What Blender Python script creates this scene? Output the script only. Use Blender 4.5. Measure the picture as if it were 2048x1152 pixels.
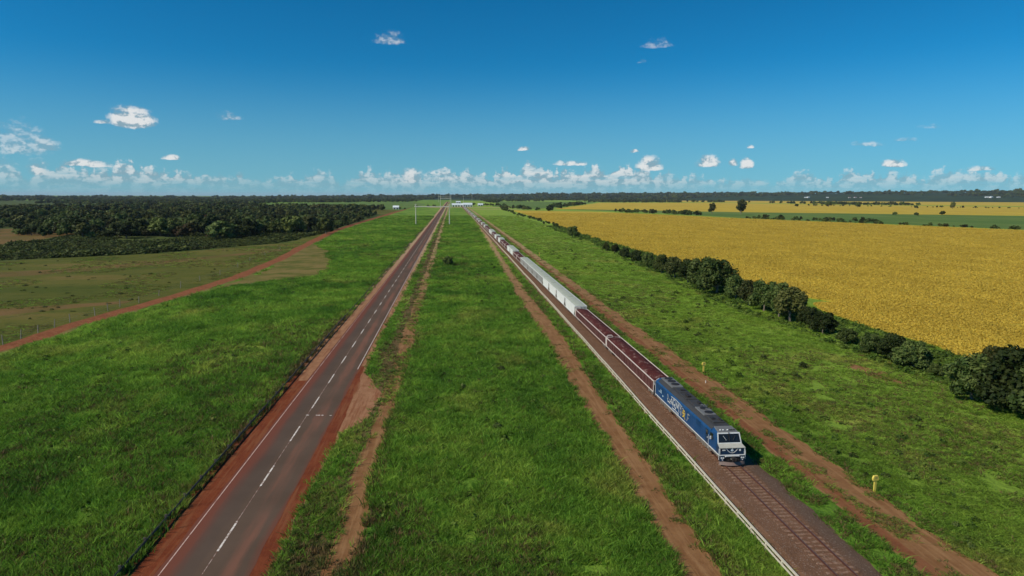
import bpy, bmesh, math, random
import numpy as np
from mathutils import Vector, Matrix

for o in list(bpy.data.objects): bpy.data.objects.remove(o)
scene = bpy.context.scene
COL = scene.collection
R = math.radians

# ------------------------------------------------------------------ camera
F_PX, CAM_H = 1365.0, 27.0
PITCH, YAW, ROLL = math.atan(184 / F_PX), R(5.02), R(0.15)
cam_data = bpy.data.cameras.new('camera'); cam = bpy.data.objects.new('camera', cam_data); COL.objects.link(cam)
cam_data.sensor_width = 36.0; cam_data.lens = 36.0 * F_PX / 2048
cam_data.clip_start = 0.5; cam_data.clip_end = 60000
cam.matrix_world = Matrix.Translation((0, 0, CAM_H)) @ Matrix.Rotation(-YAW, 4, 'Z') @ Matrix.Rotation(R(90) - PITCH, 4, 'X') @ Matrix.Rotation(ROLL, 4, 'Z')
scene.camera = cam
CAM_R = cam.matrix_world.to_3x3()

def P(px, py, z=0.0):
    """point of the plane at height z that is seen at a place in the survey photograph"""
    d = CAM_R @ Vector(((px - 1024) / F_PX, (576 - py) / F_PX, -1))
    t = (z - CAM_H) / d.z
    return (d.x * t, d.y * t)

def AZEL(px, py):
    d = (CAM_R @ Vector(((px - 1024) / F_PX, (576 - py) / F_PX, -1))).normalized()
    return math.atan2(d.x, d.y), math.asin(d.z)

# ------------------------------------------------------------------ world, sun, exposure
SUN_DIR = Vector((-0.92, -0.38, 0.86)).normalized()        # towards the sun
SUN_EL = math.asin(SUN_DIR.z); SUN_AZ = math.atan2(SUN_DIR.x, SUN_DIR.y)

class NT:
    """small helper that writes shader nodes"""
    def __init__(self, tree): self.t = tree; self.t.nodes.clear()
    def n(self, kind, **kw):
        nd = self.t.nodes.new(kind)
        ins = kw.pop('ins', {})
        for k, v in kw.items(): setattr(nd, k, v)
        for k, v in ins.items(): self.put(nd.inputs[k], v)
        return nd
    def put(self, sock, v):
        if isinstance(v, bpy.types.NodeSocket): self.t.links.new(v, sock)
        elif isinstance(v, (tuple, list)):
            if len(v) == 3 and len(getattr(sock, 'default_value', v)) == 4: v = tuple(v) + (1,)
            sock.default_value = v
        else: sock.default_value = v
    def m(self, op, a, b=None, c=None, clamp=False):
        nd = self.t.nodes.new('ShaderNodeMath'); nd.operation = op; nd.use_clamp = clamp
        for i, v in enumerate((a, b, c)):
            if v is not None: self.put(nd.inputs[i], v)
        return nd.outputs[0]
    def vm(self, op, a, b=None, scale=None):
        nd = self.t.nodes.new('ShaderNodeVectorMath'); nd.operation = op
        self.put(nd.inputs[0], a)
        if b is not None: self.put(nd.inputs[1], b)
        if scale is not None: self.put(nd.inputs['Scale'], scale)
        return nd.outputs[0]
    def mix(self, f, a, b, mode='MIX'):
        nd = self.t.nodes.new('ShaderNodeMix'); nd.data_type = 'RGBA'; nd.blend_type = mode
        self.put(nd.inputs[0], f); self.put(nd.inputs[6], a); self.put(nd.inputs[7], b)
        return nd.outputs[2]
    def noise(self, vec, scale, detail=4, rough=0.55, dist=0.0, out=0):
        nd = self.t.nodes.new('ShaderNodeTexNoise'); self.put(nd.inputs['Vector'], vec)
        nd.inputs['Scale'].default_value = scale; nd.inputs['Detail'].default_value = detail
        nd.inputs['Roughness'].default_value = rough; nd.inputs['Distortion'].default_value = dist
        return nd.outputs[out]
    def ss(self, v, lo, hi, a=0.0, b=1.0):
        nd = self.t.nodes.new('ShaderNodeMapRange'); nd.interpolation_type = 'SMOOTHSTEP'
        self.put(nd.inputs[0], v); nd.inputs[1].default_value = lo; nd.inputs[2].default_value = hi
        nd.inputs[3].default_value = a; nd.inputs[4].default_value = b
        return nd.outputs[0]
    def scl(self, vec, s):
        nd = self.t.nodes.new('ShaderNodeMapping'); self.put(nd.inputs[0], vec); nd.inputs['Scale'].default_value = s
        return nd.outputs[0]

world = bpy.data.worlds.new('World'); scene.world = world; world.use_nodes = True
w = NT(world.node_tree)
sky = w.n('ShaderNodeTexSky', sky_type='NISHITA', sun_disc=False, sun_elevation=SUN_EL, sun_rotation=SUN_AZ % (2 * math.pi),
          altitude=100, air_density=1.0, dust_density=0.1, ozone_density=4.0)
tc = w.n('ShaderNodeTexCoord')
w.put(sky.inputs[0], w.vm('NORMALIZE', w.vm('ADD', tc.outputs['Generated'], (0.0, 0.0, 0.10))))
tint = w.mix(1.0, sky.outputs[0], (0.74, 1.02, 0.95, 1), 'MULTIPLY')
hs = w.n('ShaderNodeHueSaturation', ins={'Hue': 0.495, 'Saturation': 1.25, 'Value': 1.0, 'Color': tint})
gam = w.n('ShaderNodeGamma', ins={'Color': hs.outputs[0], 'Gamma': 1.38})
sep = w.n('ShaderNodeSeparateXYZ', ins={0: tc.outputs['Generated']})
az = w.m('ARCTAN2', sep.outputs[0], sep.outputs[1]); el = w.m('ARCSINE', sep.outputs[2])
uv = w.n('ShaderNodeCombineXYZ', ins={0: az, 1: w.m('MULTIPLY', el, 1.35), 2: 0.0}).outputs[0]
wob = w.noise(uv, 26, 5, 0.6, out=1)
uvd = w.vm('ADD', uv, w.vm('SCALE', w.vm('SUBTRACT', wob, (0.5, 0.5, 0.5)), scale=0.011))
sepd = w.n('ShaderNodeSeparateXYZ', ins={0: uvd})
azd = sepd.outputs[0]; eld = w.m('DIVIDE', sepd.outputs[1], 1.35)
# single cumulus clouds: survey position, half width, height above the base, density
CLOUDS = [(265, 248, 60, 50, 1.0), (205, 246, 26, 9, .7), (35, 300, 95, 78, .62), (90, 298, 44, 34, .85), (10, 352, 40, 48, .62), (75, 345, 30, 36, .72), (172, 331, 62, 17, .95), (342, 318, 22, 11, .9), (780, 86, 42, 32, .62), (1312, 93, 42, 24, .5), (458, 237, 36, 20, .52),
          (1049, 301, 17, 10, .9), (1269, 303, 13, 8, .8), (1298, 336, 34, 30, 1.0), (1418, 331, 30, 27, 1.0), (1468, 329, 14, 15, .8), (1495, 333, 17, 24, 1.0), (1786, 333, 32, 20, .95), (1736, 291, 44, 11, .66), (1808, 281, 34, 8, .58),
          (1862, 255, 40, 11, .5), (1140, 329, 44, 13, .75), (822, 362, 38, 32, .85), (1498, 296, 10, 8, .75), (1284, 126, 14, 9, .5), (480, 353, 13, 10, .8), (150, 308, 18, 8, .4), (1960, 340, 40, 12, .7), (755, 365, 30, 18, .6), (590, 374, 18, 12, .6)]
dens = None; thin = None
for (cx, cy, hw, hh, k) in CLOUDS:
    a0, e0 = AZEL(cx, cy); a1, _ = AZEL(cx + hw, cy); _, e1 = AZEL(cx, cy - hh)
    du = w.m('DIVIDE', w.m('SUBTRACT', azd, a0), abs(a1 - a0)); dv = w.m('DIVIDE', w.m('SUBTRACT', eld, e0), abs(e1 - e0))
    dv = w.m('MAXIMUM', dv, w.m('MULTIPLY', dv, -5.0))
    r2 = w.m('ADD', w.m('MULTIPLY', du, du), w.m('MULTIPLY', dv, dv))
    d = w.m('MULTIPLY', w.m('SUBTRACT', 1.0, r2, clamp=True), k)
    dens = d if dens is None else w.m('MAXIMUM', dens, d)
    if k < .7:
        q = w.ss(r2, 1.6, 2.2, 1.0 - k, 0.0); thin = q if thin is None else w.m('MAXIMUM', thin, q)
puff = w.noise(uv, 75, 7, 0.62)
puff2 = w.noise(w.vm('ADD', uv, (-0.007, 0.011, 0.0)), 75, 3, 0.55)
single = w.m('ADD', w.m('MULTIPLY', dens, 1.5), w.m('MULTIPLY', w.m('SUBTRACT', puff, 0.52), 2.0))
single = w.m('MULTIPLY', w.ss(single, 0.18, 1.2), w.m('MULTIPLY', w.ss(dens, 0.02, 0.22), w.m('SUBTRACT', 1.0, thin)))
# the far bank of cumulus that goes round the horizon
towers = w.noise(w.n('ShaderNodeCombineXYZ', ins={0: az, 1: 0.0, 2: 3.0}).outputs[0], 30, 4, 0.6)
cover = w.ss(w.noise(w.n('ShaderNodeCombineXYZ', ins={0: az, 1: 0.0, 2: 9.3}).outputs[0], 2.1, 2, 0.5), 0.36, 0.60)
top = w.m('MULTIPLY_ADD', towers, R(4.2), R(-0.05)); top = w.m('MULTIPLY', top, w.m('MULTIPLY_ADD', cover, 0.5, 0.72))
bankd = w.m('DIVIDE', w.m('SUBTRACT', top, el), R(0.8))
streak = w.noise(w.n('ShaderNodeCombineXYZ', ins={0: w.m('MULTIPLY', az, .35), 1: w.m('MULTIPLY', el, 2.2), 2: 1.0}).outputs[0], 60, 6, 0.62)
bank = w.m('ADD', bankd, w.m('MULTIPLY', w.m('SUBTRACT', puff, 0.5), 2.6))
bank = w.m('MULTIPLY', w.ss(bank, 0.15, 0.75), w.ss(streak, 0.32, 0.58, 0.5, 1.0))
bank = w.m('MULTIPLY', bank, w.m('MULTIPLY_ADD', cover, 0.45, 0.58))
alpha = w.m('MAXIMUM', single, w.m('MULTIPLY', bank, w.ss(el, R(0.3), R(1.5), 0.25, 0.95)))
lit = w.m('ADD', w.m('MULTIPLY', w.m('SUBTRACT', puff, puff2), 4.0), w.m('MULTIPLY_ADD', alpha, 0.45, 0.32))
lit = w.ss(lit, 0.12, 0.95)
cloud_c = w.mix(lit, (4.2, 6.2, 7.4, 1), (13.2, 13.2, 13.0, 1))
air_c = w.mix(w.ss(el, R(-1.0), R(11), 0.66, 0.0), gam.outputs[0], (3.5, 6.8, 7.5, 1))
skyc = w.mix(w.m('MULTIPLY', alpha, 0.9), air_c, w.mix(w.ss(el, R(0.0), R(2.6), 0.55, 0.0), cloud_c, (3.6, 6.2, 7.1, 1)))
world.cycles.sampling_method = 'MANUAL'; world.cycles.sample_map_resolution = 256
bg = w.n('ShaderNodeBackground', ins={'Color': skyc, 'Strength': 0.062})
w.n('ShaderNodeOutputWorld', ins={'Surface': bg.outputs[0]})

sun_data = bpy.data.lights.new('sun', 'SUN'); sun_data.energy = 4.4; sun_data.angle = R(0.53); sun_data.color = (1.0, 0.90, 0.74)
sun = bpy.data.objects.new('sun', sun_data); COL.objects.link(sun)
sun.rotation_euler = (-SUN_DIR).to_track_quat('-Z', 'Y').to_euler()

scene.render.engine = 'CYCLES'
scene.cycles.volume_bounces = 0; scene.cycles.max_bounces = 5; scene.cycles.diffuse_bounces = 2; scene.cycles.transparent_max_bounces = 8
vs = scene.view_settings; vs.view_transform = 'Standard'; vs.look = 'None'; vs.gamma = 1.0; vs.exposure = 0.0; vs.use_curve_mapping = False

# ------------------------------------------------------------------ helpers
def tag(o, label=None, cat=None, group=None, kind=None):
    if label: o['label'] = label
    if cat: o['category'] = cat
    if group: o['group'] = group
    if kind: o['kind'] = kind
    return o

def empty(name, loc=(0, 0, 0), rz=0.0):
    o = bpy.data.objects.new(name, None); COL.objects.link(o); o.location = loc; o.rotation_euler = (0, 0, rz)
    o.empty_display_size = 0.3
    return o

def link_mesh(name, me, parent=None, loc=None):
    o = bpy.data.objects.new(name, me); COL.objects.link(o)
    if parent: o.parent = parent
    if loc: o.location = loc
    return o

def copy_tree(o, parent=None):
    c = o.copy(); COL.objects.link(c); c.parent = parent
    for ch in [x for x in KIDS.get(o.name, [])]:
        copy_tree(ch, c)
    return c
KIDS = {}

def vnoise(t, seed=0):
    """smooth value noise in one dimension (arrays)"""
    t = np.asarray(t, float) + seed * 37.17
    i = np.floor(t); f = t - i; f = f * f * (3 - 2 * f)
    h = lambda k: np.modf(np.abs(np.sin(k * 127.1 + 311.7) * 43758.5453))[0]
    return h(i) * (1 - f) + h(i + 1) * f - 0.5

def fb(t, seed=0): return vnoise(t, seed) + 0.5 * vnoise(np.asarray(t) * 2.3, seed + 1) + 0.25 * vnoise(np.asarray(t) * 5.1, seed + 2)

def vnoise2(x, y, seed=0):
    x = np.asarray(x, float); y = np.asarray(y, float)
    i = np.floor(x); j = np.floor(y); f = x - i; g = y - j; f = f * f * (3 - 2 * f); g = g * g * (3 - 2 * g)
    h = lambda a, b: np.modf(np.abs(np.sin(a * 127.1 + b * 311.7 + seed * 74.7) * 43758.5453))[0]
    return (h(i, j) * (1 - f) + h(i + 1, j) * f) * (1 - g) + (h(i, j + 1) * (1 - f) + h(i + 1, j + 1) * f) * g

class MB:
    """collects shapes into one mesh"""
    def __init__(self): self.v = []; self.f = []; self.mi = []; self.cur = 0
    def quad(self, *p):
        b = len(self.v); self.v += [tuple(q) for q in p]; self.f.append(tuple(range(b, b + len(p)))); self.mi.append(self.cur)
    def hexa(self, p):
        """eight corners: bottom four, top four (counter-clockwise)"""
        b = len(self.v); self.v += [tuple(q) for q in p]
        for q in ((3, 2, 1, 0), (4, 5, 6, 7), (0, 1, 5, 4), (1, 2, 6, 5), (2, 3, 7, 6), (3, 0, 4, 7)):
            self.f.append(tuple(b + i for i in q)); self.mi.append(self.cur)
    def box(self, x0, x1, y0, y1, z0, z1, bev=0.0):
        if bev <= 0:
            self.hexa([(x0, y0, z0), (x1, y0, z0), (x1, y1, z0), (x0, y1, z0), (x0, y0, z1), (x1, y0, z1), (x1, y1, z1), (x0, y1, z1)])
        else:
            b = bev
            ring = lambda i, z: [(x0 + i, y0 + b, z), (x0 + b, y0 + i, z), (x1 - b, y0 + i, z), (x1 - i, y0 + b, z), (x1 - i, y1 - b, z), (x1 - b, y1 - i, z), (x0 + b, y1 - i, z), (x0 + i, y1 - b, z)]
            top = [(x0 + b, y0 + b, z1), (x1 - b, y0 + b, z1), (x1 - b, y1 - b, z1), (x0 + b, y1 - b, z1)]
            self.loft([ring(0, z0), ring(0, z1 - b), ring(b * .9, z1)], caps=True)
    def loft(self, rings, caps=False, closed=True):
        b = len(self.v); n = len(rings[0])
        for r in rings: self.v += [tuple(q) for q in r]
        for k in range(len(rings) - 1):
            for i in range(n if closed else n - 1):
                j = (i + 1) % n
                self.f.append((b + k * n + i, b + k * n + j, b + (k + 1) * n + j, b + (k + 1) * n + i)); self.mi.append(self.cur)
        if caps:
            self.f.append(tuple(b + i for i in reversed(range(n)))); self.mi.append(self.cur)
            self.f.append(tuple(b + (len(rings) - 1) * n + i for i in range(n))); self.mi.append(self.cur)
    def tube(self, pts, rad, n=6, caps=True):
        pts = [Vector(p) for p in pts]; rad = rad if hasattr(rad, '__len__') else [rad] * len(pts)
        rings = []
        for i, p in enumerate(pts):
            d = (pts[min(i + 1, len(pts) - 1)] - pts[max(i - 1, 0)]).normalized()
            a = d.orthogonal().normalized() if abs(d.z) > .9 else Vector((0, 0, 1)).cross(d).normalized(); c = d.cross(a)
            rings.append([p + (a * math.cos(t) + c * math.sin(t)) * rad[i] for t in [2 * math.pi * k / n for k in range(n)]])
        self.loft(rings, caps)
    def disc(self, c, axis, r, depth, n=14):
        c = Vector(c); d = Vector(axis).normalized(); self.tube([c - d * depth / 2, c + d * depth / 2], r, n)
    def prism(self, poly, axis, a, b):
        """polygon of the two other coordinates pushed along an axis"""
        mk = {'x': lambda u, v, t: (t, u, v), 'y': lambda u, v, t: (u, t, v), 'z': lambda u, v, t: (u, v, t)}[axis]
        self.loft([[mk(u, v, a) for u, v in poly], [mk(u, v, b) for u, v in poly]], caps=True)
    def mesh(self, name, mats, smooth=False, fix=True):
        me = bpy.data.meshes.new(name); me.from_pydata(self.v, [], self.f)
        for m_ in (mats if isinstance(mats, (list, tuple)) else [mats]): me.materials.append(m_)
        me.polygons.foreach_set('material_index', self.mi)
        if fix:
            bm = bmesh.new(); bm.from_mesh(me); bmesh.ops.recalc_face_normals(bm, faces=bm.faces); bm.to_mesh(me); bm.free()
        if smooth: me.polygons.foreach_set('use_smooth', [True] * len(me.polygons))
        me.update(); return me
    def build(self, name, mats, parent=None, smooth=False, loc=None):
        o = link_mesh(name, self.mesh(name, mats, smooth), parent, loc)
        if parent: KIDS.setdefault(parent.name, []).append(o)
        return o

# ------------------------------------------------------------------ materials
def mat(name, fn):
    m_ = bpy.data.materials.new(name); m_.use_nodes = True; t = NT(m_.node_tree)
    bs = t.n('ShaderNodeBsdfPrincipled'); out = t.n('ShaderNodeOutputMaterial', ins={'Surface': bs.outputs[0]})
    pos = t.n('ShaderNodeNewGeometry').outputs['Position']
    bs.inputs['Roughness'].default_value = 0.85; bs.inputs['Specular IOR Level'].default_value = 0.06
    fn(t, bs, pos, out); return m_

def bump(t, bs, h, strength=0.4, dist=0.1):
    b = t.n('ShaderNodeBump', ins={'Height': h, 'Strength': strength, 'Distance': dist}); t.put(bs.inputs['Normal'], b.outputs[0])

def paint(name, col, rough=0.45, dirt=(0.16, 0.07, 0.045), dirt_amt=0.35, scale=1.2, spec=0.4, metal=0.0):
    """painted metal with dust and streaks; dirt has a shape of its own"""
    def fn(t, bs, pos, out):
        n1 = t.noise(pos, scale, 6, 0.65); n2 = t.noise(t.scl(pos, (6, 3, .7)), scale, 5, 0.6)
        d = t.m('MULTIPLY', t.ss(t.m('ADD', t.m('MULTIPLY', n1, .6), t.m('MULTIPLY', n2, .5)), 0.45, 0.80), dirt_amt)
        c = t.mix(t.ss(n1, .3, .7), tuple(x * .86 for x in col), tuple(min(1, x * 1.1) for x in col))
        t.put(bs.inputs['Base Color'], t.mix(d, c, dirt))
        t.put(bs.inputs['Roughness'], t.m('ADD', t.m('MULTIPLY', d, .4), rough)); bs.inputs['Specular IOR Level'].default_value = spec
        bs.inputs['Metallic'].default_value = metal
    return mat(name, fn)

def grass_color(t, pos, dark, mid, light, dry, dry_amt=0.5):
    big = t.noise(pos, 0.022, 4, 0.55, 0.4); med = t.noise(t.scl(pos, (1, .55, 1)), 0.16, 5, 0.6); fine = t.noise(pos, 2.2, 3, 0.6)
    v = t.m('ADD', t.m('ADD', t.m('MULTIPLY', big, .45), t.m('MULTIPLY', med, .4)), t.m('MULTIPLY', fine, .15))
    c = t.mix(t.ss(v, .40, .50), dark, mid); c = t.mix(t.ss(v, .49, .60), c, light)
    sx = t.n('ShaderNodeSeparateXYZ', ins={0: pos}).outputs[0]; c = t.mix(t.ss(sx, 34, 46, 0, .72), c, (.225, .335, .042))
    dn = t.noise(t.scl(pos, (1, .7, 1)), 0.075, 6, 0.68, 0.6)
    return t.mix(t.m('MULTIPLY', t.ss(dn, .50, .70), dry_amt), c, dry)

G_DARK, G_MID, G_LIGHT, G_DRY = (.080, .182, .022), (.150, .290, .032), (.265, .395, .052), (.38, .33, .08)

def fn_ground(t, bs, pos, out):
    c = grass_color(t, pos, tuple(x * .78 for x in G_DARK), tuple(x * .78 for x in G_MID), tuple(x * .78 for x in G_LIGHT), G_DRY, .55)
    t.put(bs.inputs['Base Color'], c)
    bump(t, bs, t.m('ADD', t.noise(pos, 1.3, 5, .7), t.noise(t.scl(pos, (.35, .2, 1)), 1.0, 4, .6)), 0.9, 0.6)
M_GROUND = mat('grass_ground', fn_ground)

def leafy(name, colfn, trans=0.25, rough=0.6):
    def fn(t, bs, pos, out):
        c = colfn(t, pos)
        t.put(bs.inputs['Base Color'], c); bs.inputs['Roughness'].default_value = rough; bs.inputs['Specular IOR Level'].default_value = 0.12
        tr = t.n('ShaderNodeBsdfTranslucent', ins={'Color': c}); mx = t.n('ShaderNodeMixShader', ins={0: trans, 1: bs.outputs[0], 2: tr.outputs[0]})
        t.put(out.inputs['Surface'], mx.outputs[0])
    return mat(name, fn)

def varied(t, c, lo=.65, hi=1.4):
    rnd = t.n('ShaderNodeObjectInfo').outputs['Random']
    return t.mix(1.0, c, t.n('ShaderNodeCombineColor', ins={0: t.ss(rnd, 0, 1, lo, hi), 1: t.ss(rnd, 0, 1, lo, hi), 2: t.ss(rnd, 0, 1, lo, hi)}).outputs[0], 'MULTIPLY')

M_GRASS = leafy('grass_blade', lambda t, p: varied(t, grass_color(t, p, G_DARK, G_MID, G_LIGHT, G_DRY, .5), .6, 1.5), .52)
M_DRYGRASS = leafy('dry_grass', lambda t, p: varied(t, t.mix(t.ss(t.noise(p, .8, 3), .4, .6), (.155, .105, .045), (.085, .11, .025)), .7, 1.3), .25)
M_WEED = leafy('weed_leaf', lambda t, p: varied(t, t.mix(t.ss(t.noise(p, .35, 4), .4, .62), (.065, .120, .018), (.150, .215, .036)), .65, 1.3), .35)
M_CROP = leafy('crop_leaf', lambda t, p: varied(t, t.mix(t.ss(t.noise(t.scl(p, (1, .5, 1)), .05, 5, .65), .36, .64), (.55, .395, .055), (.66, .485, .070)), .9, 1.1), .3)

def leaf_mat(name, a, b, trans=.18):
    def cf(t, p):
        ob = t.n('ShaderNodeTexCoord').outputs['Object']
        rnd = t.n('ShaderNodeObjectInfo').outputs['Random']; r2 = t.m('FRACT', t.m('MULTIPLY', rnd, 17.3))
        c = t.mix(t.ss(t.noise(ob, 5.0, 4, .6), .38, .64), a, b); c = t.mix(t.ss(r2, .55, 1.0, 0, .6), c, tuple((x * 1.1 + .02, y * 1.1 + .012, z) for x, y, z in [b])[0])
        return varied(t, c, .55, 1.75)
    return leafy(name, cf, trans)
M_LEAF = leaf_mat('tree_leaf', (.028, .050, .011), (.078, .102, .026))
M_LEAF2 = leaf_mat('tree_leaf_olive', (.034, .047, .012), (.082, .088, .026))
M_LEAFR = leaf_mat('tree_leaf_red', (.062, .030, .014), (.045, .048, .016))
M_SCRUB = leaf_mat('scrub_leaf', (.024, .040, .008), (.070, .085, .020))
M_BARK = mat('bark', lambda t, bs, p, o: t.put(bs.inputs['Base Color'], t.mix(t.noise(t.scl(p, (3, 3, .6)), 3, 4), (.09, .07, .055), (.30, .25, .20))))

def fn_soil(a, b, c3, sc=.6, bs_=.5, along=True, sandy=None):
    def fn(t, bs, pos, out):
        st = t.noise(t.scl(pos, (1.3, .07, 1)) if along else pos, 1.6, 5, .65); n2 = t.noise(pos, sc, 6, .7); n3 = t.noise(pos, 9, 3, .6)
        c = t.mix(t.ss(n2, .36, .62), a, b); c = t.mix(t.m('MULTIPLY', t.ss(st, .46, .62), .8), c, c3)
        c = t.mix(t.m('MULTIPLY', t.ss(n3, .55, .75), .25), c, tuple(x * .55 for x in a))
        if sandy:                                          # the soil itself turns sandier along the line
            sy = t.n('ShaderNodeSeparateXYZ', ins={0: pos}).outputs[1]; c = t.mix(t.ss(t.m('ADD', sy, t.m('MULTIPLY', n2, 120)), 150, 480, 0, .85), c, sandy)
        t.put(bs.inputs['Base Color'], c); bump(t, bs, t.m('ADD', t.noise(pos, 3.5, 6, .7), t.m('MULTIPLY', st, .8)), bs_, .12)
    return fn
M_REDSOIL = mat('red_soil', fn_soil((.140, .034, .014), (.180, .048, .019), (.21, .078, .034)))
M_TAN = mat('tan_soil', fn_soil((.185, .088, .036), (.235, .122, .052), (.29, .16, .072), sandy=(.36, .255, .125)))
M_SAND = mat('pale_soil', fn_soil((.26, .125, .062), (.33, .172, .09), (.21, .078, .036), sandy=(.44, .31, .18)))
M_DIRTROAD = mat('dirt_road_soil', fn_soil((.175, .055, .022), (.23, .082, .034), (.28, .125, .055), .25, .5, False))
def fn_ballast(t, bs, pos, out):
    v = t.n('ShaderNodeTexVoronoi', ins={'Vector': pos, 'Scale': 11.0}); n = t.noise(pos, .5, 6, .65)
    sx = t.n('ShaderNodeSeparateXYZ', ins={0: pos}).outputs[0]
    side = t.ss(t.m('ADD', sx, t.m('MULTIPLY', t.noise(pos, .9, 4, .6), 1.2)), 29.3, 30.3)
    gr = t.mix(t.ss(n, .3, .7), (.150, .080, .046), (.188, .104, .062)); gr = t.mix(t.m('MULTIPLY', side, .6), gr, (.15, .105, .075))
    k = t.n('ShaderNodeSeparateColor', ins={0: v.outputs['Color']}).outputs[0]
    gr = t.mix(t.m('MULTIPLY', k, .4), gr, (.08, .048, .032)); gr = t.mix(t.ss(k, .86, 1.0, 0, .35), gr, (.42, .34, .28))
    t.put(bs.inputs['Base Color'], gr); bump(t, bs, v.outputs['Distance'], .7, .08)
M_BALLAST = mat('ballast', fn_ballast)
def fn_asphalt(t, bs, pos, out):
    sx = t.n('ShaderNodeSeparateXYZ', ins={0: pos}).outputs[0]
    n = t.noise(pos, .12, 5, .6); fine = t.noise(pos, 14, 3, .6); wig = t.m('ADD', sx, t.m('MULTIPLY', t.noise(t.scl(pos, (1, .12, 1)), .5, 5, .65), 1.6))
    c = t.mix(t.ss(n, .3, .7), (.082, .054, .036), (.108, .072, .050)); c = t.mix(t.m('MULTIPLY', fine, .25), c, (.16, .12, .095))
    def band(x0, hw, soft): return t.ss(t.m('ABSOLUTE', t.m('SUBTRACT', wig, x0 + .8)), hw, hw + soft, 1, 0)
    patch = t.ss(t.noise(t.scl(pos, (1, .1, 1)), .35, 4, .6), .34, .6)
    c = t.mix(t.m('MULTIPLY', band(-16.35, .22, .55), t.m('MULTIPLY', patch, .75)), c, (.21, .095, .062))
    c = t.mix(t.m('MULTIPLY', band(-20.9, .25, 1.3), .8), c, (.16, .05, .032)); c = t.mix(t.m('MULTIPLY', band(-14.7, .1, .5), .6), c, (.17, .055, .035))
    c = t.mix(t.m('MULTIPLY', band(-19.4, .5, .5), .22), c, (.05, .043, .042))
    t.put(bs.inputs['Base Color'], c); bs.inputs['Roughness'].default_value = .9; bump(t, bs, fine, .15, .02)
M_ASPHALT = mat('asphalt', fn_asphalt)
M_PAINT = mat('road_paint', lambda t, bs, p, o: t.put(bs.inputs['Base Color'], t.mix(t.ss(t.noise(p, 2.2, 6, .75), .46, .66), (.70, .65, .58), (.22, .13, .09))))
M_EDGE = mat('edge_paint', lambda t, bs, p, o: t.put(bs.inputs['Base Color'], t.mix(t.ss(t.noise(p, 2.2, 6, .75), .48, .68), (.58, .42, .35), (.24, .10, .07))))
M_FADED = mat('faded_road_paint', lambda t, bs, p, o: t.put(bs.inputs['Base Color'], t.mix(t.ss(t.noise(p, 1.4, 6, .75), .40, .60), (.52, .40, .34), (.17, .075, .055))))
def fn_pasture(t, bs, pos, out):
    n = t.noise(t.scl(pos, (.35, 1, 1)), .035, 6, .65); n2 = t.noise(pos, .25, 6, .7)
    c = t.mix(t.ss(n, .36, .58), (.072, .088, .012), (.118, .114, .021)); c = t.mix(t.ss(n, .54, .70, 0, .75), c, (.19, .125, .042)); c = t.mix(t.ss(n2, .52, .70, 0, .75), c, (.038, .058, .009))
    t.put(bs.inputs['Base Color'], c); bump(t, bs, t.noise(pos, .9, 6, .7), .8, .4)
M_PASTURE = mat('pasture', fn_pasture)
M_STUBBLE = mat('stubble', lambda t, bs, p, o: (t.put(bs.inputs['Base Color'], t.mix(t.ss(t.noise(p, .03, 6, .65), .36, .62), (.11, .088, .022), (.175, .105, .038))), bump(t, bs, t.noise(p, .7, 5, .7), .6, .4)))
M_BARE = mat('bare_grass', lambda t, bs, p, o: (t.put(bs.inputs['Base Color'], t.mix(t.ss(t.noise(p, .09, 6, .68), .38, .6), (.090, .100, .016), (.19, .145, .045))), bump(t, bs, t.noise(p, .9, 5, .7), .6, .3)))
def fn_crop(t, bs, pos, out):
    n = t.noise(t.scl(pos, (1, .35, 1)), .02, 5, .65); rows = t.noise(t.scl(pos, (.05, 1.0, 1)), .22, 4, .6); f = t.noise(pos, 1.6, 5, .75)
    c = t.mix(t.ss(n, .34, .66), (.43, .305, .038), (.51, .372, .048)); c = t.mix(t.ss(rows, .48, .66, 0, .55), c, (.36, .29, .03)); c = t.mix(t.ss(f, .50, .70, 0, .28), c, (.30, .21, .02))
    t.put(bs.inputs['Base Color'], c); bump(t, bs, f, .9, .5)
M_CROPGROUND = mat('crop_canopy', fn_crop)
def green_field(name, a, b):
    return mat(name, lambda t, bs, p, o: (t.put(bs.inputs['Base Color'], t.mix(t.ss(t.noise(t.scl(p, (1, .4, 1)), .012, 6, .65), .36, .64), a, b)), bump(t, bs, t.noise(p, .5, 5, .7), .7, .5)))
M_FIELD_G = green_field('green_crop', (.085, .150, .030), (.130, .185, .042))
M_FIELD_D = green_field('scrubby_field', (.045, .080, .024), (.08, .115, .036))
M_HILL = green_field('hill_cover', (.016, .032, .010), (.034, .054, .016))
M_WOODFLOOR = green_field('wood_floor', (.045, .070, .016), (.085, .105, .028))

# ------------------------------------------------------------------ the lie of the land
TX = 27.6                      # centre line of the railway
RT = 0.52                      # height of the rail head
ROAD_L, ROAD_C, ROAD_R, GUARD_X = -21.2, -18.05, -14.85, -23.8
def itp(y, tab): a = np.array(tab); return np.interp(y, a[:, 0], a[:, 1])
def sh_right(y): return itp(y, [(30, -13.3), (70, -13.2), (76, -12.8), (82, -10.4), (92, -9.9), (98, -11.6), (104, -13.6), (130, -13.9), (220, -13.4), (400, -13.1), (3000, -12.9)]) + fb(np.asarray(y) * .35, 3) * .35
def d1_l(y): return -9.7 + fb(np.asarray(y) * .12, 5) * .8
def d1_r(y): return -7.5 + fb(np.asarray(y) * .16, 8) * .7
TL = [P(1366, 1152), P(1213, 885), P(1142, 767), P(1091, 678), P(1033, 590), P(1000, 530), P(962, 462), P(940, 427), P(928, 415)]
TRR = [P(1442, 1152), P(1263, 885), P(1181, 767), P(1128, 678), P(1057, 590), P(1014, 530), P(969, 462), P(944, 427), P(931, 415)]
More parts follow.
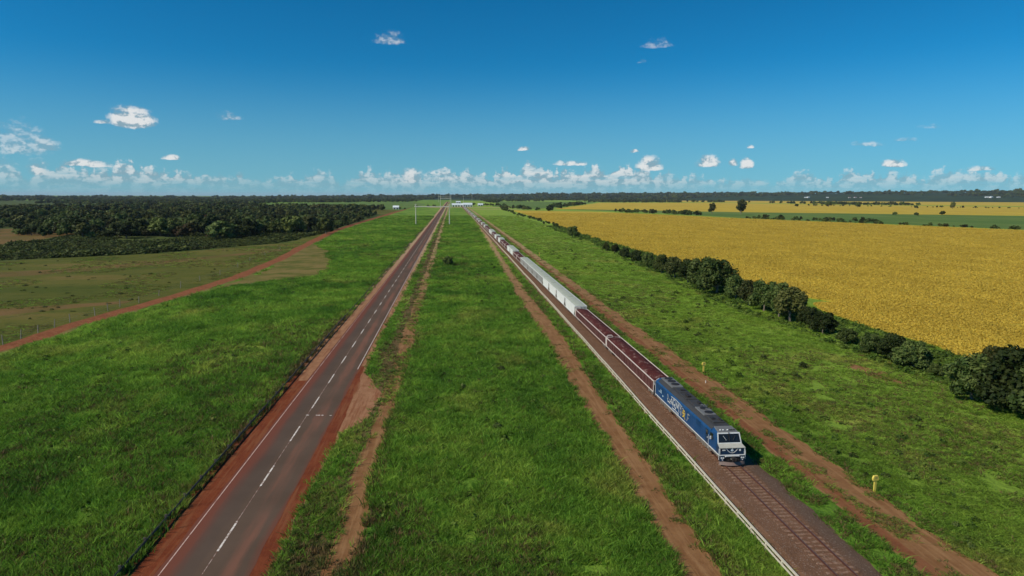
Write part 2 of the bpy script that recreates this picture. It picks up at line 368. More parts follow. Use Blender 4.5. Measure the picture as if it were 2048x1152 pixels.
def tl_l(y): return -.15 + itp(y, [(b, a) for a, b in TL]) + fb(np.asarray(y) * .15, 11) * .32
def tl_r(y): return .25 + itp(y, [(b, a) for a, b in TRR]) + fb(np.asarray(y) * .17, 14) * .32
def t2_l(y): return itp(y, [(30, 33.7), (60, 33.6), (150, 34.0), (400, 35.0), (1700, 36.5)]) + fb(np.asarray(y) * .3, 17) * .35
def t2_r(y): return itp(y, [(30, 38.7), (60, 38.7), (100, 38.4), (150, 38.2), (400, 39.0), (1700, 40)]) + fb(np.asarray(y) * .25, 20) * .8
BL_L, BL_R = 24.0, 30.9
DR = sorted([(10, -104), (60, -94), (105, -84.0)] + [(p[1], p[0]) for p in [P(*q) for q in ((0, 697), (150, 647), (330, 598), (480, 554), (560, 519), (620, 485), (670, 462), (720, 445), (780, 428))]] + [(1600, -96)])
def dr_c(y): return itp(y, DR) + fb(np.asarray(y) * .02, 23) * 2.0
def dr_w(y): return 1.75 + .002 * np.asarray(y) + fb(np.asarray(y) * .13, 25) * .5

def poly_px(pts, z=0.0): return [P(x, y, z) for x, y in pts]
def inside(px, py, poly):
    r = np.zeros(len(px), bool); n = len(poly)
    for i in range(n):
        x1, y1 = poly[i]; x2, y2 = poly[(i + 1) % n]
        c = ((y1 > py) != (y2 > py)); r ^= c & (px < (x2 - x1) * (py - y1) / ((y2 - y1) if y2 != y1 else 1e-9) + x1)
    return r

def rough_edge(poly, step, amp, seed):
    """subdivide the outline and let it wander"""
    out = []; n = len(poly); s = 0.0
    for i in range(n):
        a = np.array(poly[i]); b = np.array(poly[(i + 1) % n]); L = np.linalg.norm(b - a); k = max(1, int(L / step)); nm = np.array([-(b - a)[1], (b - a)[0]]) / max(L, 1e-6)
        for j in range(k):
            q = a + (b - a) * j / k; out.append(tuple(q + nm * float(fb(s * .9, seed)) * amp)); s += 1
    return out

def sheet(name, poly, z, m_, skirt=0.0, kind='structure', label=None):
    mb = MB(); mb.quad(*[(x, y, z) for x, y in poly])
    if skirt:
        n = len(poly)
        for i in range(n):
            a, b = poly[i], poly[(i + 1) % n]; mb.quad((a[0], a[1], z), (b[0], b[1], z), (b[0], b[1], z - skirt), (a[0], a[1], z - skirt))
    me = mb.mesh(name, m_, fix=False)
    if me.polygons[0].normal.z < 0: me.flip_normals()
    o = link_mesh(name, me); tag(o, label, kind=kind); return o

def ysteps(y0, y1, s0=.5, g=.012):
    ys = [y0]
    while ys[-1] < y1: ys.append(min(y1, ys[-1] + s0 + g * ys[-1]))
    return np.array(ys)

def strip(name, ys, xl, xr, z, m_, cols=1, crown=None, parent=None):
    L = xl(ys) if callable(xl) else np.full(len(ys), xl); Rr = xr(ys) if callable(xr) else np.full(len(ys), xr)
    v = []; f = []
    for k, y in enumerate(ys):
        for c in range(cols + 1):
            u = c / cols; v.append((L[k] + (Rr[k] - L[k]) * u, y, z + (crown(u, y) if crown else 0)))
    for k in range(len(ys) - 1):
        for c in range(cols): a = k * (cols + 1) + c; f.append((a, a + 1, a + cols + 2, a + cols + 1))
    me = bpy.data.meshes.new(name); me.from_pydata(v, [], f); me.materials.append(m_); me.update()
    o = link_mesh(name, me, parent)
    if not parent: tag(o, kind='structure')
    return o

# ground: one sheet to the horizon
mb = MB(); mb.quad((-26000, -3000, 0), (26000, -3000, 0), (26000, 40000, 0), (-26000, 40000, 0))
tag(mb.build('ground', M_GROUND), kind='structure')

# road with shoulders
YS = ysteps(20, 3200)
strip('red_shoulder', ysteps(20, 112), -25.0, -21.3, .008, M_REDSOIL)
strip('pale_shoulder', ysteps(100, 3200), lambda y: -24.6 + fb(y * .2, 31) * .3 + np.where(y < 115, (115 - y) * .12, 0), -21.3, .013, M_SAND)
strip('verge_soil', ysteps(20, 3200), -15.2, sh_right, .008, M_SAND)
strip('verge_red_soil', ysteps(20, 108), -15.0, lambda y: np.minimum(sh_right(y) - .1, -13.2 - .02 * np.maximum(0, y - 75) + fb(y * .5, 33) * .5), .013, M_REDSOIL)
strip('road', YS, lambda y: -21.45 + fb(y * .4, 35) * .12, lambda y: -14.72 + fb(y * .4, 37) * .14, .020, M_ASPHALT, 8, crown=lambda u, y: .06 * (1 - (2 * u - 1) ** 2))
M_DRYSOIL = mat('dry_verge_soil', fn_soil((.105, .072, .030), (.150, .100, .044), (.085, .085, .024)))
strip('dry_verge', YS, lambda y: -11.6 + fb(y * .11, 43) * 1.2, lambda y: d1_l(y) + .3, .004, M_DRYSOIL)
strip('ditch_path', YS, d1_l, d1_r, .008, M_TAN)
strip('dirt_path', ysteps(20, 1700), tl_l, tl_r, .006, M_TAN, 3, crown=lambda u, y: .05 * math.sin(u * 9.4) ** 2)
strip('service_track', ysteps(20, 1700), t2_l, t2_r, .006, M_TAN, 2)
M_RUT = mat('rut_soil', fn_soil((.165, .062, .028), (.205, .085, .038), (.24, .115, .052)))
strip('wheel_rut', ysteps(20, 1000), lambda y: t2_l(y) + .25, lambda y: t2_l(y) + 1.45 + fb(y * .3, 41) * .2, .014, M_RUT)
strip('dirt_road', ysteps(20, 1600, 1.5), lambda y: dr_c(y) - dr_w(y), lambda y: dr_c(y) + dr_w(y), .012, M_DIRTROAD, 2)
strip('pasture', ysteps(20, 1500, 3), lambda y: -260 - y * 1.2, lambda y: dr_c(y) + 1.0, .004, M_PASTURE, 2)
strip('dirt_road_margin', ysteps(20, 560, 1.5), lambda y: dr_c(y), lambda y: dr_c(y) + dr_w(y) + 1.3 + fb(y * .1, 47) * 1.6, .008, M_BARE)
BARE_POLY = rough_edge(poly_px([(385, 590), (470, 572), (560, 559), (640, 552), (664, 528), (655, 503), (628, 488), (600, 500), (520, 545)]), 6, 3.0, 51)
sheet('bare_patch', BARE_POLY, .010, M_BARE)
TANPX = [[(0, 545), (120, 538), (250, 528), (400, 514), (560, 500), (560, 502), (400, 519), (250, 535), (120, 547), (0, 555)], [(0, 618), (80, 612), (180, 606), (265, 601), (250, 607), (170, 614), (80, 624), (0, 632)]]
for k, q in enumerate(TANPX): sheet('bare_soil_band', rough_edge(poly_px(q), 8, 2.0, 55 + k), .007, M_STUBBLE)
sheet('stubble_slope', rough_edge([P(-260, 500)] + poly_px([(0, 492), (95, 478), (148, 468), (120, 458), (0, 458), (-260, 460)]), 15, 5, 58), .02, M_STUBBLE)
sheet('eroded_bank', rough_edge(poly_px([(1700, 726), (1760, 743), (1815, 768), (1795, 768), (1740, 752), (1705, 736)]), 2, 1.0, 60), .009, M_TAN)

# painted road marks
marks = empty('road_markings'); tag(marks, kind='structure')
zt = lambda x: .024 + .06 * (1 - ((x + 18.085) / 3.365) ** 2)
dash0 = P(455, 1073)[1]; per = (P(629, 806)[1] - dash0) / 3.0
k = -1
while dash0 + k * per < 420:
    y = dash0 + k * per; mb = MB(); mb.quad(*[(x, yy, zt(x) + .002) for x, yy in ((ROAD_C - .08, y - .205 * per), (ROAD_C + .08, y - .205 * per), (ROAD_C + .08, y + .205 * per), (ROAD_C - .08, y + .205 * per))]); mb.build('centre_dash', M_PAINT, marks); k += 1
for nm, x, y0, y1, m_, wd in (('edge_line', ROAD_L + .05, 20, 101, M_EDGE, .04), ('edge_line', ROAD_L + .05, 101, 1500, M_FADED, .05), ('edge_line', ROAD_R - .1, 106, 1500, M_PAINT, .05), ('centre_line', ROAD_C, 420, 1500, M_FADED, .06), ('worn_centre_line', ROAD_C - .02, 20, 420, M_FADED, .022)):
    strip(nm, ysteps(y0, y1, 2), x - wd, x + wd, zt(x), m_, parent=marks)
for x0, x1 in ((612, 618), (632, 640), (643, 647), (659, 663)):
    a = P(x0, 831.5); b = P(x1, 831.5); mb = MB(); mb.quad((a[0], a[1] - .12, zt(a[0]) + .003), (b[0], b[1] - .12, zt(b[0]) + .003), (b[0], b[1] + .12, zt(b[0]) + .003), (a[0], a[1] + .12, zt(a[0]) + .003)); mb.build('cross_dash', M_PAINT, marks)

# railway: ballast, sleepers, rails
def bal(u, y): return [.0, .30, .34, .36, .36, .36, .22, .0][int(round(u * 7))] + .03 * float(fb(y * .7 + u * 9, 61))
o = strip('ballast_bed', ysteps(20, 1750, .6), lambda y: BL_L + fb(y * .5, 62) * .16, lambda y: BL_R + fb(y * .6, 63) * .5, .0, M_BALLAST, 7, crown=bal)
track = empty('railway_track'); tag(track, kind='structure')
M_RAIL = paint('rusty_rail', (.085, .030, .018), .55, (.05, .018, .012), .5, 3.0); M_RAILTOP = paint('polished_rail', (.20, .14, .12), .35, (.09, .035, .02), .4, 2.0, .5, .6)
M_SLEEPER = mat('sleeper', lambda t, bs, p, o: t.put(bs.inputs['Base Color'], t.mix(t.ss(t.noise(p, 2.6, 5, .7), .38, .62), (.15, .075, .045), (.26, .17, .12))))
GAUGE = 1.42
for s in (-1, 1):
    mb = MB(); x = TX + s * GAUGE / 2
    mb.prism([(x - .07, .40), (x + .07, .40), (x + .07, .42), (x + .015, .44), (x + .015, .48), (x + .037, .49), (x + .037, RT), (x - .037, RT), (x - .037, .49), (x - .015, .48), (x - .015, .44), (x - .07, .42)], 'y', 20, 1740)
    mb.build('rail', M_RAIL, track); mb = MB(); mb.quad((x - .03, 20, RT + .003), (x + .03, 20, RT + .003), (x + .03, 1740, RT + .003), (x - .03, 1740, RT + .003)); mb.build('rail_head', M_RAILTOP, track)
random.seed(4)
for v in range(3):
    mb = MB(); mb.box(-1.2, 1.2, -.12, .12, .26, .398 + .008 * (v - 1), .03); SL = mb.mesh('sleeper', M_SLEEPER)
    if v == 0: SLM = []
    SLM.append(SL)
y = 36.0; k = 0
while y < 92:
    o = link_mesh('sleeper', random.choice(SLM), track, (TX + random.uniform(-.05, .05), y, random.uniform(-.01, .012))); o.rotation_euler.z = random.uniform(-.02, .02); y += .62

# ------------------------------------------------------------------ far fields
F1 = [(86, 30)] + [P(*q) for q in ((1900, 712),)] + poly_px([(1640, 622), (1625, 608), (1668, 606), (1612, 596), (1560, 588), (1440, 545), (1300, 508), (1200, 480), (1145, 462), (1080, 438), (1025, 421), (1200, 424), (1480, 437), (2048, 461), (2300, 472)]) + [(620, 430), (560, 30)]
F1[1] = (86, 104)
FIELD1 = rough_edge(F1, 9, 3.0, 70)
sheet('yellow_crop_canopy', FIELD1, .34, M_CROPGROUND, .34)
def far_sheet(name, px, z, m_, seed): return sheet(name, rough_edge(poly_px(px), 60, 8, seed), z, m_, z * .95)
F2 = [(1130, 419), (1300, 425), (1480, 436), (2048, 459), (2400, 474), (2400, 440), (2048, 432), (1700, 427), (1480, 424), (1250, 418)]
F3 = [(1110, 418), (1280, 420.5), (1480, 424.5), (2048, 431.5), (2400, 438), (2400, 418), (2048, 413.8), (1650, 409.5), (1440, 405.5), (1200, 405.5)]
F4 = [(1270, 403.5), (1440, 404.5), (1650, 408.3), (2048, 412.3), (2400, 416), (2400, 406), (2048, 403), (1700, 400.3), (1400, 400)]
F5 = [(985, 413), (1075, 418), (1120, 414), (1195, 404.5), (1100, 403.5), (1000, 403)]
F6 = [(395, 413), (560, 406), (830, 404), (852, 409), (800, 421), (770, 419), (640, 418)]
far_sheet('green_field', F2, .12, M_FIELD_G, 71); far_sheet('far_yellow_field', F3, .2, M_CROPGROUND, 72); far_sheet('far_yellow_field', F4, .2, M_CROPGROUND, 73)
far_sheet('green_field', F5, .16, M_FIELD_G, 74); far_sheet('green_field', F6, .16, M_FIELD_G, 75)
WOODPX = [(-500, 520), (0, 522), (300, 508), (560, 487), (655, 466), (690, 458), (755, 434), (760, 428), (640, 418), (395, 413), (560, 403), (560, 400), (-500, 402)]
sheet('wood_floor', rough_edge(poly_px(WOODPX), 25, 6, 76), .010, M_WOODFLOOR)
for k, q in enumerate([[(690, 396.5), (790, 396.5), (800, 398.5), (700, 398.5)], [(905, 399), (990, 399), (985, 402), (900, 402)], [(1180, 398), (1330, 397.5), (1320, 399), (1190, 400)], [(320, 403), (420, 402), (430, 404.5), (330, 405)], [(20, 419), (110, 416), (130, 419), (40, 424)], [(190, 427), (290, 424), (300, 428), (200, 432)], [(1650, 396.5), (1900, 396), (1900, 398), (1660, 399)]]):
    sheet('clearing', rough_edge(poly_px(q), 40, 6, 80 + k), .06, (M_STUBBLE, M_FIELD_G, M_FIELD_D, M_BARE, M_STUBBLE, M_BARE, M_FIELD_G)[k])

# hills: a low ridge behind everything
SKY_PX = [(-400, 399), (0, 397.5), (400, 394), (700, 391), (1000, 388), (1400, 385), (1800, 383), (2048, 380), (2500, 379)]
RIDGE = [AZEL(*q) for q in SKY_PX]
def ridge_h(azm, r):
    e = np.interp(azm, [q[0] for q in RIDGE], [q[1] for q in RIDGE])
    h = np.maximum(0, CAM_H + 7000 * np.tan(e) - 15) + 3 * fb(np.asarray(azm) * 60, 90)
    s = np.clip((np.asarray(r) - 4700) / 2300, 0, 1); s = s * s * (3 - 2 * s)
    return np.maximum(h, 0) * s
azs = np.linspace(R(-48), R(60), 150); rs = [4600, 5000, 5400, 5900, 6400, 7000, 8000, 10000]
v = [(r * math.sin(a), r * math.cos(a), float(ridge_h(a, r)) + (.08 if r > 4600 else -.05)) for r in rs for a in azs]; n = len(azs)
me = bpy.data.meshes.new('hills'); me.from_pydata(v, [], [(k * n + i, k * n + i + 1, (k + 1) * n + i + 1, (k + 1) * n + i) for k in range(len(rs) - 1) for i in range(n - 1)]); me.materials.append(M_HILL)
if me.polygons[0].normal.z < 0: me.flip_normals()
tag(link_mesh('hills', me), kind='structure')

# ------------------------------------------------------------------ scatter: grass, crop, scrub
def proto(name, v, f, m_):
    me = bpy.data.meshes.new(name); me.from_pydata(v, [], f); me.materials.append(m_); me.update()
    return bpy.data.objects.new(name, me)

def scatter(name, x, y, z, sxy, sz, protos, label, cat, seed=0):
    rg = np.random.default_rng(seed); n = len(x)
    c = bpy.data.collections.new(name + '_shapes')
    for p_ in protos: c.objects.link(p_)
    me = bpy.data.meshes.new(name); me.vertices.add(n)
    me.vertices.foreach_set('co', np.stack([x, y, z], 1).astype(np.float32).ravel())
    me.attributes.new('rot', 'FLOAT', 'POINT').data.foreach_set('value', rg.uniform(0, 6.283, n).astype(np.float32))
    me.attributes.new('scl', 'FLOAT_VECTOR', 'POINT').data.foreach_set('vector', np.stack([sxy, sxy, sz], 1).astype(np.float32).ravel())
    me.attributes.new('pick', 'INT', 'POINT').data.foreach_set('value', rg.integers(0, len(protos), n).astype(np.int32))
    o = link_mesh(name, me); tag(o, label, cat, kind='stuff')
    t = bpy.data.node_groups.new(name, 'GeometryNodeTree')
    t.interface.new_socket('Geometry', in_out='INPUT', socket_type='NodeSocketGeometry'); t.interface.new_socket('Geometry', in_out='OUTPUT', socket_type='NodeSocketGeometry')
    N = t.nodes.new; gi = N('NodeGroupInput'); go = N('NodeGroupOutput'); ip = N('GeometryNodeInstanceOnPoints'); ci = N('GeometryNodeCollectionInfo')
    ci.inputs[0].default_value = c; ci.inputs[1].default_value = True; ci.inputs[2].default_value = True
    def attr(nm, ty): a = N('GeometryNodeInputNamedAttribute'); a.data_type = ty; a.inputs[0].default_value = nm; return a.outputs[0]
    cx = N('ShaderNodeCombineXYZ'); L = t.links.new
    L(attr('rot', 'FLOAT'), cx.inputs[2]); L(gi.outputs[0], ip.inputs['Points']); L(ci.outputs[0], ip.inputs['Instance']); ip.inputs['Pick Instance'].default_value = True
    L(attr('pick', 'INT'), ip.inputs['Instance Index']); L(cx.outputs[0], ip.inputs['Rotation']); L(attr('scl', 'FLOAT_VECTOR'), ip.inputs['Scale']); L(ip.outputs[0], go.inputs[0])
    md = o.modifiers.new('scatter', 'NODES'); md.node_group = t
    return o

def tuft(seed, nb, rad, h, wd, lean, m_, name):
    rg = random.Random(seed); v = []; f = []
    for _ in range(nb):
        a = rg.uniform(0, 6.283); r = rad * math.sqrt(rg.random()); bx, by = r * math.cos(a), r * math.sin(a); d = a + rg.uniform(-1.2, 1.2); hh = h * rg.uniform(.55, 1.15); ln = hh * lean * rg.uniform(.3, 1.2)
        px, py = -math.sin(d + 1.57 * rg.uniform(.2, 1.8)), math.cos(d + 1.57 * rg.uniform(.2, 1.8)); q = wd * rg.uniform(.7, 1.3); b = len(v)
        v += [(bx - px * q, by - py * q, 0), (bx + px * q, by + py * q, 0), (bx + px * q * .8 + math.cos(d) * ln * .4, by + py * q * .8 + math.sin(d) * ln * .4, hh * .6), (bx - px * q * .8 + math.cos(d) * ln * .4, by - py * q * .8 + math.sin(d) * ln * .4, hh * .6), (bx + math.cos(d) * ln, by + math.sin(d) * ln, hh)]
        f += [(b, b + 1, b + 2, b + 3), (b + 3, b + 2, b + 4)]
    return proto(name, v, f, m_)

def clump(seed, nl, rad, h, ls, m_, name):
    """leafy clump: small leaf faces through a flattened dome"""
    rg = random.Random(seed); v = []; f = []
    for _ in range(nl):
        u = Vector((rg.gauss(0, 1), rg.gauss(0, 1), abs(rg.gauss(0, 1)))).normalized(); r = rg.uniform(.55, 1.0)
        c = Vector((u.x * rad * r, u.y * rad * r, u.z * h * r)); n_ = (u + Vector((rg.gauss(0, .6), rg.gauss(0, .6), rg.gauss(.2, .6)))).normalized()
        a = n_.orthogonal().normalized(); a = Matrix.Rotation(rg.uniform(0, 6.28), 3, n_) @ a; bb = n_.cross(a); s = ls * rg.uniform(.6, 1.3); b = len(v)
        v += [tuple(c - a * s), tuple(c + bb * s * .6), tuple(c + a * s), tuple(c - bb * s * .6)]; f.append((b, b + 1, b + 2, b + 3))
    return proto(name, v, f, m_)

def polar(n, r0, r1, e, a0, a1, seed):
    """points thinning out with distance: density ~ r^-e"""
    rg = np.random.default_rng(seed); q = 2 - e; u = rg.random(n); r = (r0 ** q + u * (r1 ** q - r0 ** q)) ** (1 / q); a = rg.uniform(a0, a1, n)
    return r * np.sin(a), r * np.cos(a), r, rg

A0, A1 = R(-38), R(50)
x, y, r, rg = polar(330000, 38, 950, 1.75, A0, A1, 1)
grow = (r / 50) ** .5
j = rg.normal(0, .22, len(x))                              # lets single tufts stray over an edge
xx = x + j
keep = np.zeros(len(x), bool); dry = np.zeros(len(x)); ht = np.ones(len(x))
hn = vnoise2(x * .11, y * .06, 3) * .7 + vnoise2(x * .5, y * .35, 4) * .5
m_ = (xx < GUARD_X - .25) & (xx > dr_c(y) + dr_w(y) + .9 + vnoise2(x * .4, y * .15, 7) * 2.5) & ~inside(xx, y, BARE_POLY); keep |= m_; ht[m_] = .85 + .6 * hn[m_]
m_ = (xx < GUARD_X + .12) & (xx > GUARD_X - .3); keep |= m_
m_ = (xx < GUARD_X + .12) & (xx > GUARD_X - .9); ht[m_] = 1.0 + .7 * hn[m_]; m_ = (xx < GUARD_X + .5) & (xx > GUARD_X - 1.6) & (vnoise2(x * .3, y * .07, 9) > .5); dry[m_] = .7
m_ = (xx > sh_right(y) + .05) & (xx < d1_l(y)); keep |= m_; ht[m_] = .45 + .55 * hn[m_]; dry[m_] = .2 + .65 * (vnoise2(x[m_] * .35, y[m_] * .09, 11) > .36) * (x[m_] > -12.3 + .6 * np.sin(y[m_] * .2))
m_ = (xx > d1_l(y)) & (xx < d1_r(y)) & (vnoise2(x * .8, y * .2, 13) > .60); keep |= m_; ht[m_] = .4; dry[m_] = .6
m_ = (xx > d1_r(y)) & (xx < tl_l(y)); keep |= m_; ht[m_] = .75 + .6 * hn[m_]; dry[m_] = np.where(x[m_] < d1_r(y[m_]) + 1.0, .4, .03)
m_ = (xx > tl_l(y) + .1) & (xx < tl_r(y)) & (vnoise2(x * 1.4, y * .7, 15) > .83); keep |= m_; ht[m_] = .22; dry[m_] = .7
m_ = (xx > tl_r(y)) & (xx < BL_L - .35); keep |= m_; ht[m_] = .6 + .5 * hn[m_]; dry[m_] = np.where(x[m_] < tl_r(y[m_]) + 1.3, .5, .1)
m_ = (xx > BL_R + .05) & (xx < t2_l(y)); keep |= m_; ht[m_] = .42 + .3 * hn[m_]; dry[m_] = .4
m_ = (xx > t2_l(y) + 1.4) & (xx < t2_r(y)) & (vnoise2(x * 1.1, y * .45, 17) > np.where(xx < t2_l(y) + 2.6, .56, .76)); keep |= m_; ht[m_] = .25; dry[m_] = .5
m_ = (xx > t2_r(y)) & (xx < 89); keep |= m_; ht[m_] = .32 + .30 * hn[m_]; dry[m_] = np.where(x[m_] < t2_r(y[m_]) + 1.0, .45, .06)
keep &= ~((vnoise2(x * .75, y * .5, 45) < .17) & (np.abs(x + 10.5) > 3))
keep &= ~((x > -11.8) & (x < -9.5) & (rg.random(len(x)) < .55))
dry += np.where(vnoise2(x * .035, y * .022, 49) + .4 * vnoise2(x * .2, y * .12, 50) > .92, .38, 0) * (keep)
m_ = np.abs(x + 5.3 + .3 * fb(y * .05, 95)) < .22; ht[m_] *= .35; dry[m_] += .15
isdry = rg.random(len(x)) < dry
GT = [tuft(i, 18, .34, .44, .022, .95, M_GRASS, 'grass_tuft') for i in range(5)] + [tuft(9, 12, .36, .56, .026, 1.1, M_GRASS, 'grass_tuft')]
GT += [tuft(i, 15, .40, .40, .026, 1.3, M_GRASS, 'grass_tuft') for i in (10, 11)]
DT = [tuft(20 + i, 12, .28, .42, .026, .85, M_DRYGRASS, 'dry_tuft') for i in range(4)]
k = keep & ~isdry; s_ = rg.uniform(.75, 1.3, len(x))
scatter('tall_grass', x[k], y[k], np.zeros(k.sum()), (grow * s_)[k], (s_ * ht * grow ** .35)[k], GT, 'rank green grass covering the verges and the strip between road and railway', 'grass', 1)
k = keep & isdry
scatter('dry_grass', x[k], y[k], np.zeros(k.sum()), (grow * s_)[k], (s_ * np.maximum(ht, .35))[k], DT, 'straw coloured dry grass edging the paths and the ditch', 'grass', 2)
# weeds between the meadow and the crop
x, y, r, rg = polar(60000, 60, 620, 1.3, R(5), R(50), 2)
hx = lambda yy: itp(yy, [(60, 68), (92, 72), (116, 71), (160, 71), (214, 72), (373, 82), (470, 82), (980, 98)])
k = (x > hx(y) - 4.5 + vnoise2(x * .2, y * .08, 21) * 6) & (x < hx(y) + 15) & ~((vnoise2(x * .25, y * .12, 23) < .3) & (x < hx(y) + 3)) & ~inside(x, y, FIELD1)
WD = [clump(i, 34, .55, .8, .20, M_WEED, 'weed_clump') for i in range(4)]
s_ = rg.uniform(.6, 1.5, len(x)) * (r / 90) ** .3
scatter('weed_growth', x[k], y[k], np.zeros(k.sum()), s_[k], (s_ * rg.uniform(.3, .8, len(x)))[k], WD, 'tangled green weeds and creepers along the foot of the hedge trees', 'weeds', 3)
x, y, r, rg = polar(5200, 40, 420, 1.7, A0, A1, 8)
k = ((x < GUARD_X - 1) & (x > dr_c(y) + 6) | (x > d1_r(y) + 1) & (x < tl_l(y) - .5) | (x > tl_r(y) + .8) & (x < 23) | (x > t2_r(y) + 1) & (x < hx(y) - 2)) & (vnoise2(x * .06, y * .04, 53) > .42) & ~inside(x, y, BARE_POLY)
s_ = rg.uniform(.35, 1.0, len(x)) * (r / 60) ** .35
scatter('meadow_weeds', x[k], y[k], np.zeros(k.sum()), s_[k], (s_ * rg.uniform(.5, .9, len(x)))[k], WD + [clump(80 + i, 34, .5, .75, .18, M_SCRUB, 'weed_clump') for i in range(3)], 'leafy weeds scattered through the grass of the verges and meadow', 'weeds', 12)
# crop
x, y, r, rg = polar(190000, 90, 1100, 1.75, R(5), R(52), 4)
k = inside(x, y, FIELD1) & (vnoise2(x * .05, y * .5, 25) > .06)
CP = [clump(40 + i, 16, .42, .42, .15, M_CROP, 'crop_plant') for i in range(4)]
s_ = rg.uniform(.7, 1.25, len(x)) * (r / 110) ** .55
scatter('ripening_crop', x[k], y[k], np.full(k.sum(), .30), s_[k], rg.uniform(.6, 1.1, k.sum()), CP, 'ripening yellow crop filling the large field beyond the hedge trees', 'crop', 4)
# pasture tufts
x, y, r, rg = polar(26000, 110, 420, 1.3, R(-40), R(-8), 5)
k = (x < dr_c(y) - 2.6) & (vnoise2(x * .08, y * .05, 27) > .5)
scatter('pasture_tufts', x[k], y[k], np.zeros(k.sum()), ((r / 60) ** .5)[k], np.full(k.sum(), .4), DT + GT[:2], 'short grazed tufts on the olive pasture left of the dirt road', 'grass', 5)
rgp = np.random.default_rng(77); q = np.array([P(a, b) for a, b in zip(rgp.uniform(0, 560, 90), rgp.uniform(520, 640, 90))]); q = q[q[:, 0] < dr_c(q[:, 1]) - 4]
# scrub
SCRUB = poly_px([(-420, 516), (0, 521), (300, 507), (560, 486), (655, 464), (600, 456), (480, 458), (400, 460), (150, 472), (60, 486), (0, 492), (-420, 498)])
xs = [q[0] for q in SCRUB]; ys_ = [q[1] for q in SCRUB]; rg = np.random.default_rng(6); n = 30000
x = rg.uniform(min(xs), max(xs), n); y = rg.uniform(min(ys_), max(ys_), n); k = inside(x, y, SCRUB); x = x[k]; y = y[k]
SC = [clump(60 + i, 60, 1.0, 1.0, .30, M_SCRUB, 'scrub_clump') for i in range(4)]
k = vnoise2(x * .045, y * .03, 30) > .16; x = x[k]; y = y[k]
s_ = rg.uniform(.5, 1.9, len(x)) * (.45 + 1.1 * vnoise2(x * .05, y * .04, 29))
scatter('scrub', x, y, np.zeros(len(x)), s_ * 1.25, s_ * .9, SC, 'low dark green scrub spreading between the pasture and the wood', 'scrub', 6)
scatter('pasture_weeds', q[:, 0], q[:, 1], np.zeros(len(q)), rgp.uniform(.3, .9, len(q)), rgp.uniform(.25, .6, len(q)), [clump(70 + i, 50, 1.0, 1.0, .25, M_SCRUB, 'weed_shape') for i in range(3)], 'small dark weeds dotted over the olive pasture', 'weeds', 10)

# ------------------------------------------------------------------ trees
def make_tree(seed, width, nleaf, ls, trunk_frac, m_leaf, lobes=11, limbs=True, flat=1.0, spread=.7):
    """height 1 tree: trunk mesh with limbs, crown mesh of leaf faces gathered in clumps"""
    rg = random.Random(seed); R_ = width / 2; z0 = trunk_frac; L = []
    for i in range(lobes):
        a = 6.283 * (i * .618) + rg.uniform(-.4, .4); t = (i + .5) / lobes; zz = z0 + (1 - z0) * (.16 + .70 * t) ; rr = R_ * (.72 * math.sqrt(max(0, 1 - (abs(t - .35) / .68) ** 2))) * rg.uniform(.6, 1.05)
        s = rg.uniform(.20, .34) * (1 - .25 * t); L.append((Vector((rr * math.cos(a), rr * math.sin(a), min(zz, 1 - s * .55))), s * max(.75, width * .62), s * .62 * flat))
    L.append((Vector((0, 0, z0 + (1 - z0) * .5)), R_ * .55, (1 - z0) * .33))
    v = []; f = []; tot = sum(q[1] ** 2 for q in L)
    for c, sx, sz in L:
        for _ in range(int(nleaf * sx * sx / tot)):
            u = Vector((rg.gauss(0, 1), rg.gauss(0, 1), rg.gauss(.1, 1))).normalized(); r = 1.0 if rg.random() < .12 else rg.uniform(.25, 1) ** .45
            if rg.random() < .10: r *= rg.uniform(1.05, 1.35)
            p = c + Vector((u.x * sx * r, u.y * sx * r, u.z * sz * r))
            n_ = (u + Vector((rg.gauss(0, spread), rg.gauss(0, spread), rg.gauss(.25, spread)))).normalized(); a = Matrix.Rotation(rg.uniform(0, 6.28), 3, n_) @ n_.orthogonal().normalized(); b_ = n_.cross(a); s = ls * rg.uniform(.55, 1.35); b = len(v)
            v += [tuple(p - a * s), tuple(p + b_ * s * .62), tuple(p + a * s), tuple(p - b_ * s * .62)]; f.append((b, b + 1, b + 2, b + 3))
    cm = bpy.data.meshes.new('crown'); cm.from_pydata(v, [], f); cm.materials.append(m_leaf); cm.update()
    mb = MB(); w0 = .030 if limbs else .02
    mid = Vector((rg.uniform(-.03, .03), rg.uniform(-.03, .03), z0 * .6 + .06)); top = Vector((rg.uniform(-.05, .05), rg.uniform(-.05, .05), z0 + (1 - z0) * .45))
    mb.tube([(0, 0, -.01), (mid.x * .4, mid.y * .4, z0 * .3), mid, top, top + Vector((0, 0, .2))], [w0 * 1.4, w0, w0 * .85, w0 * .5, w0 * .15], 6 if limbs else 4)
    if limbs:
        for c, sx, sz in L[:-1:2]:
            st = mid.lerp(top, rg.uniform(0, .7)); m2 = st.lerp(c, .5) + Vector((0, 0, .03)); mb.tube([st, m2, c], [w0 * .5, w0 * .35, w0 * .12], 5)
    return mb.mesh('trunk', M_BARK), cm

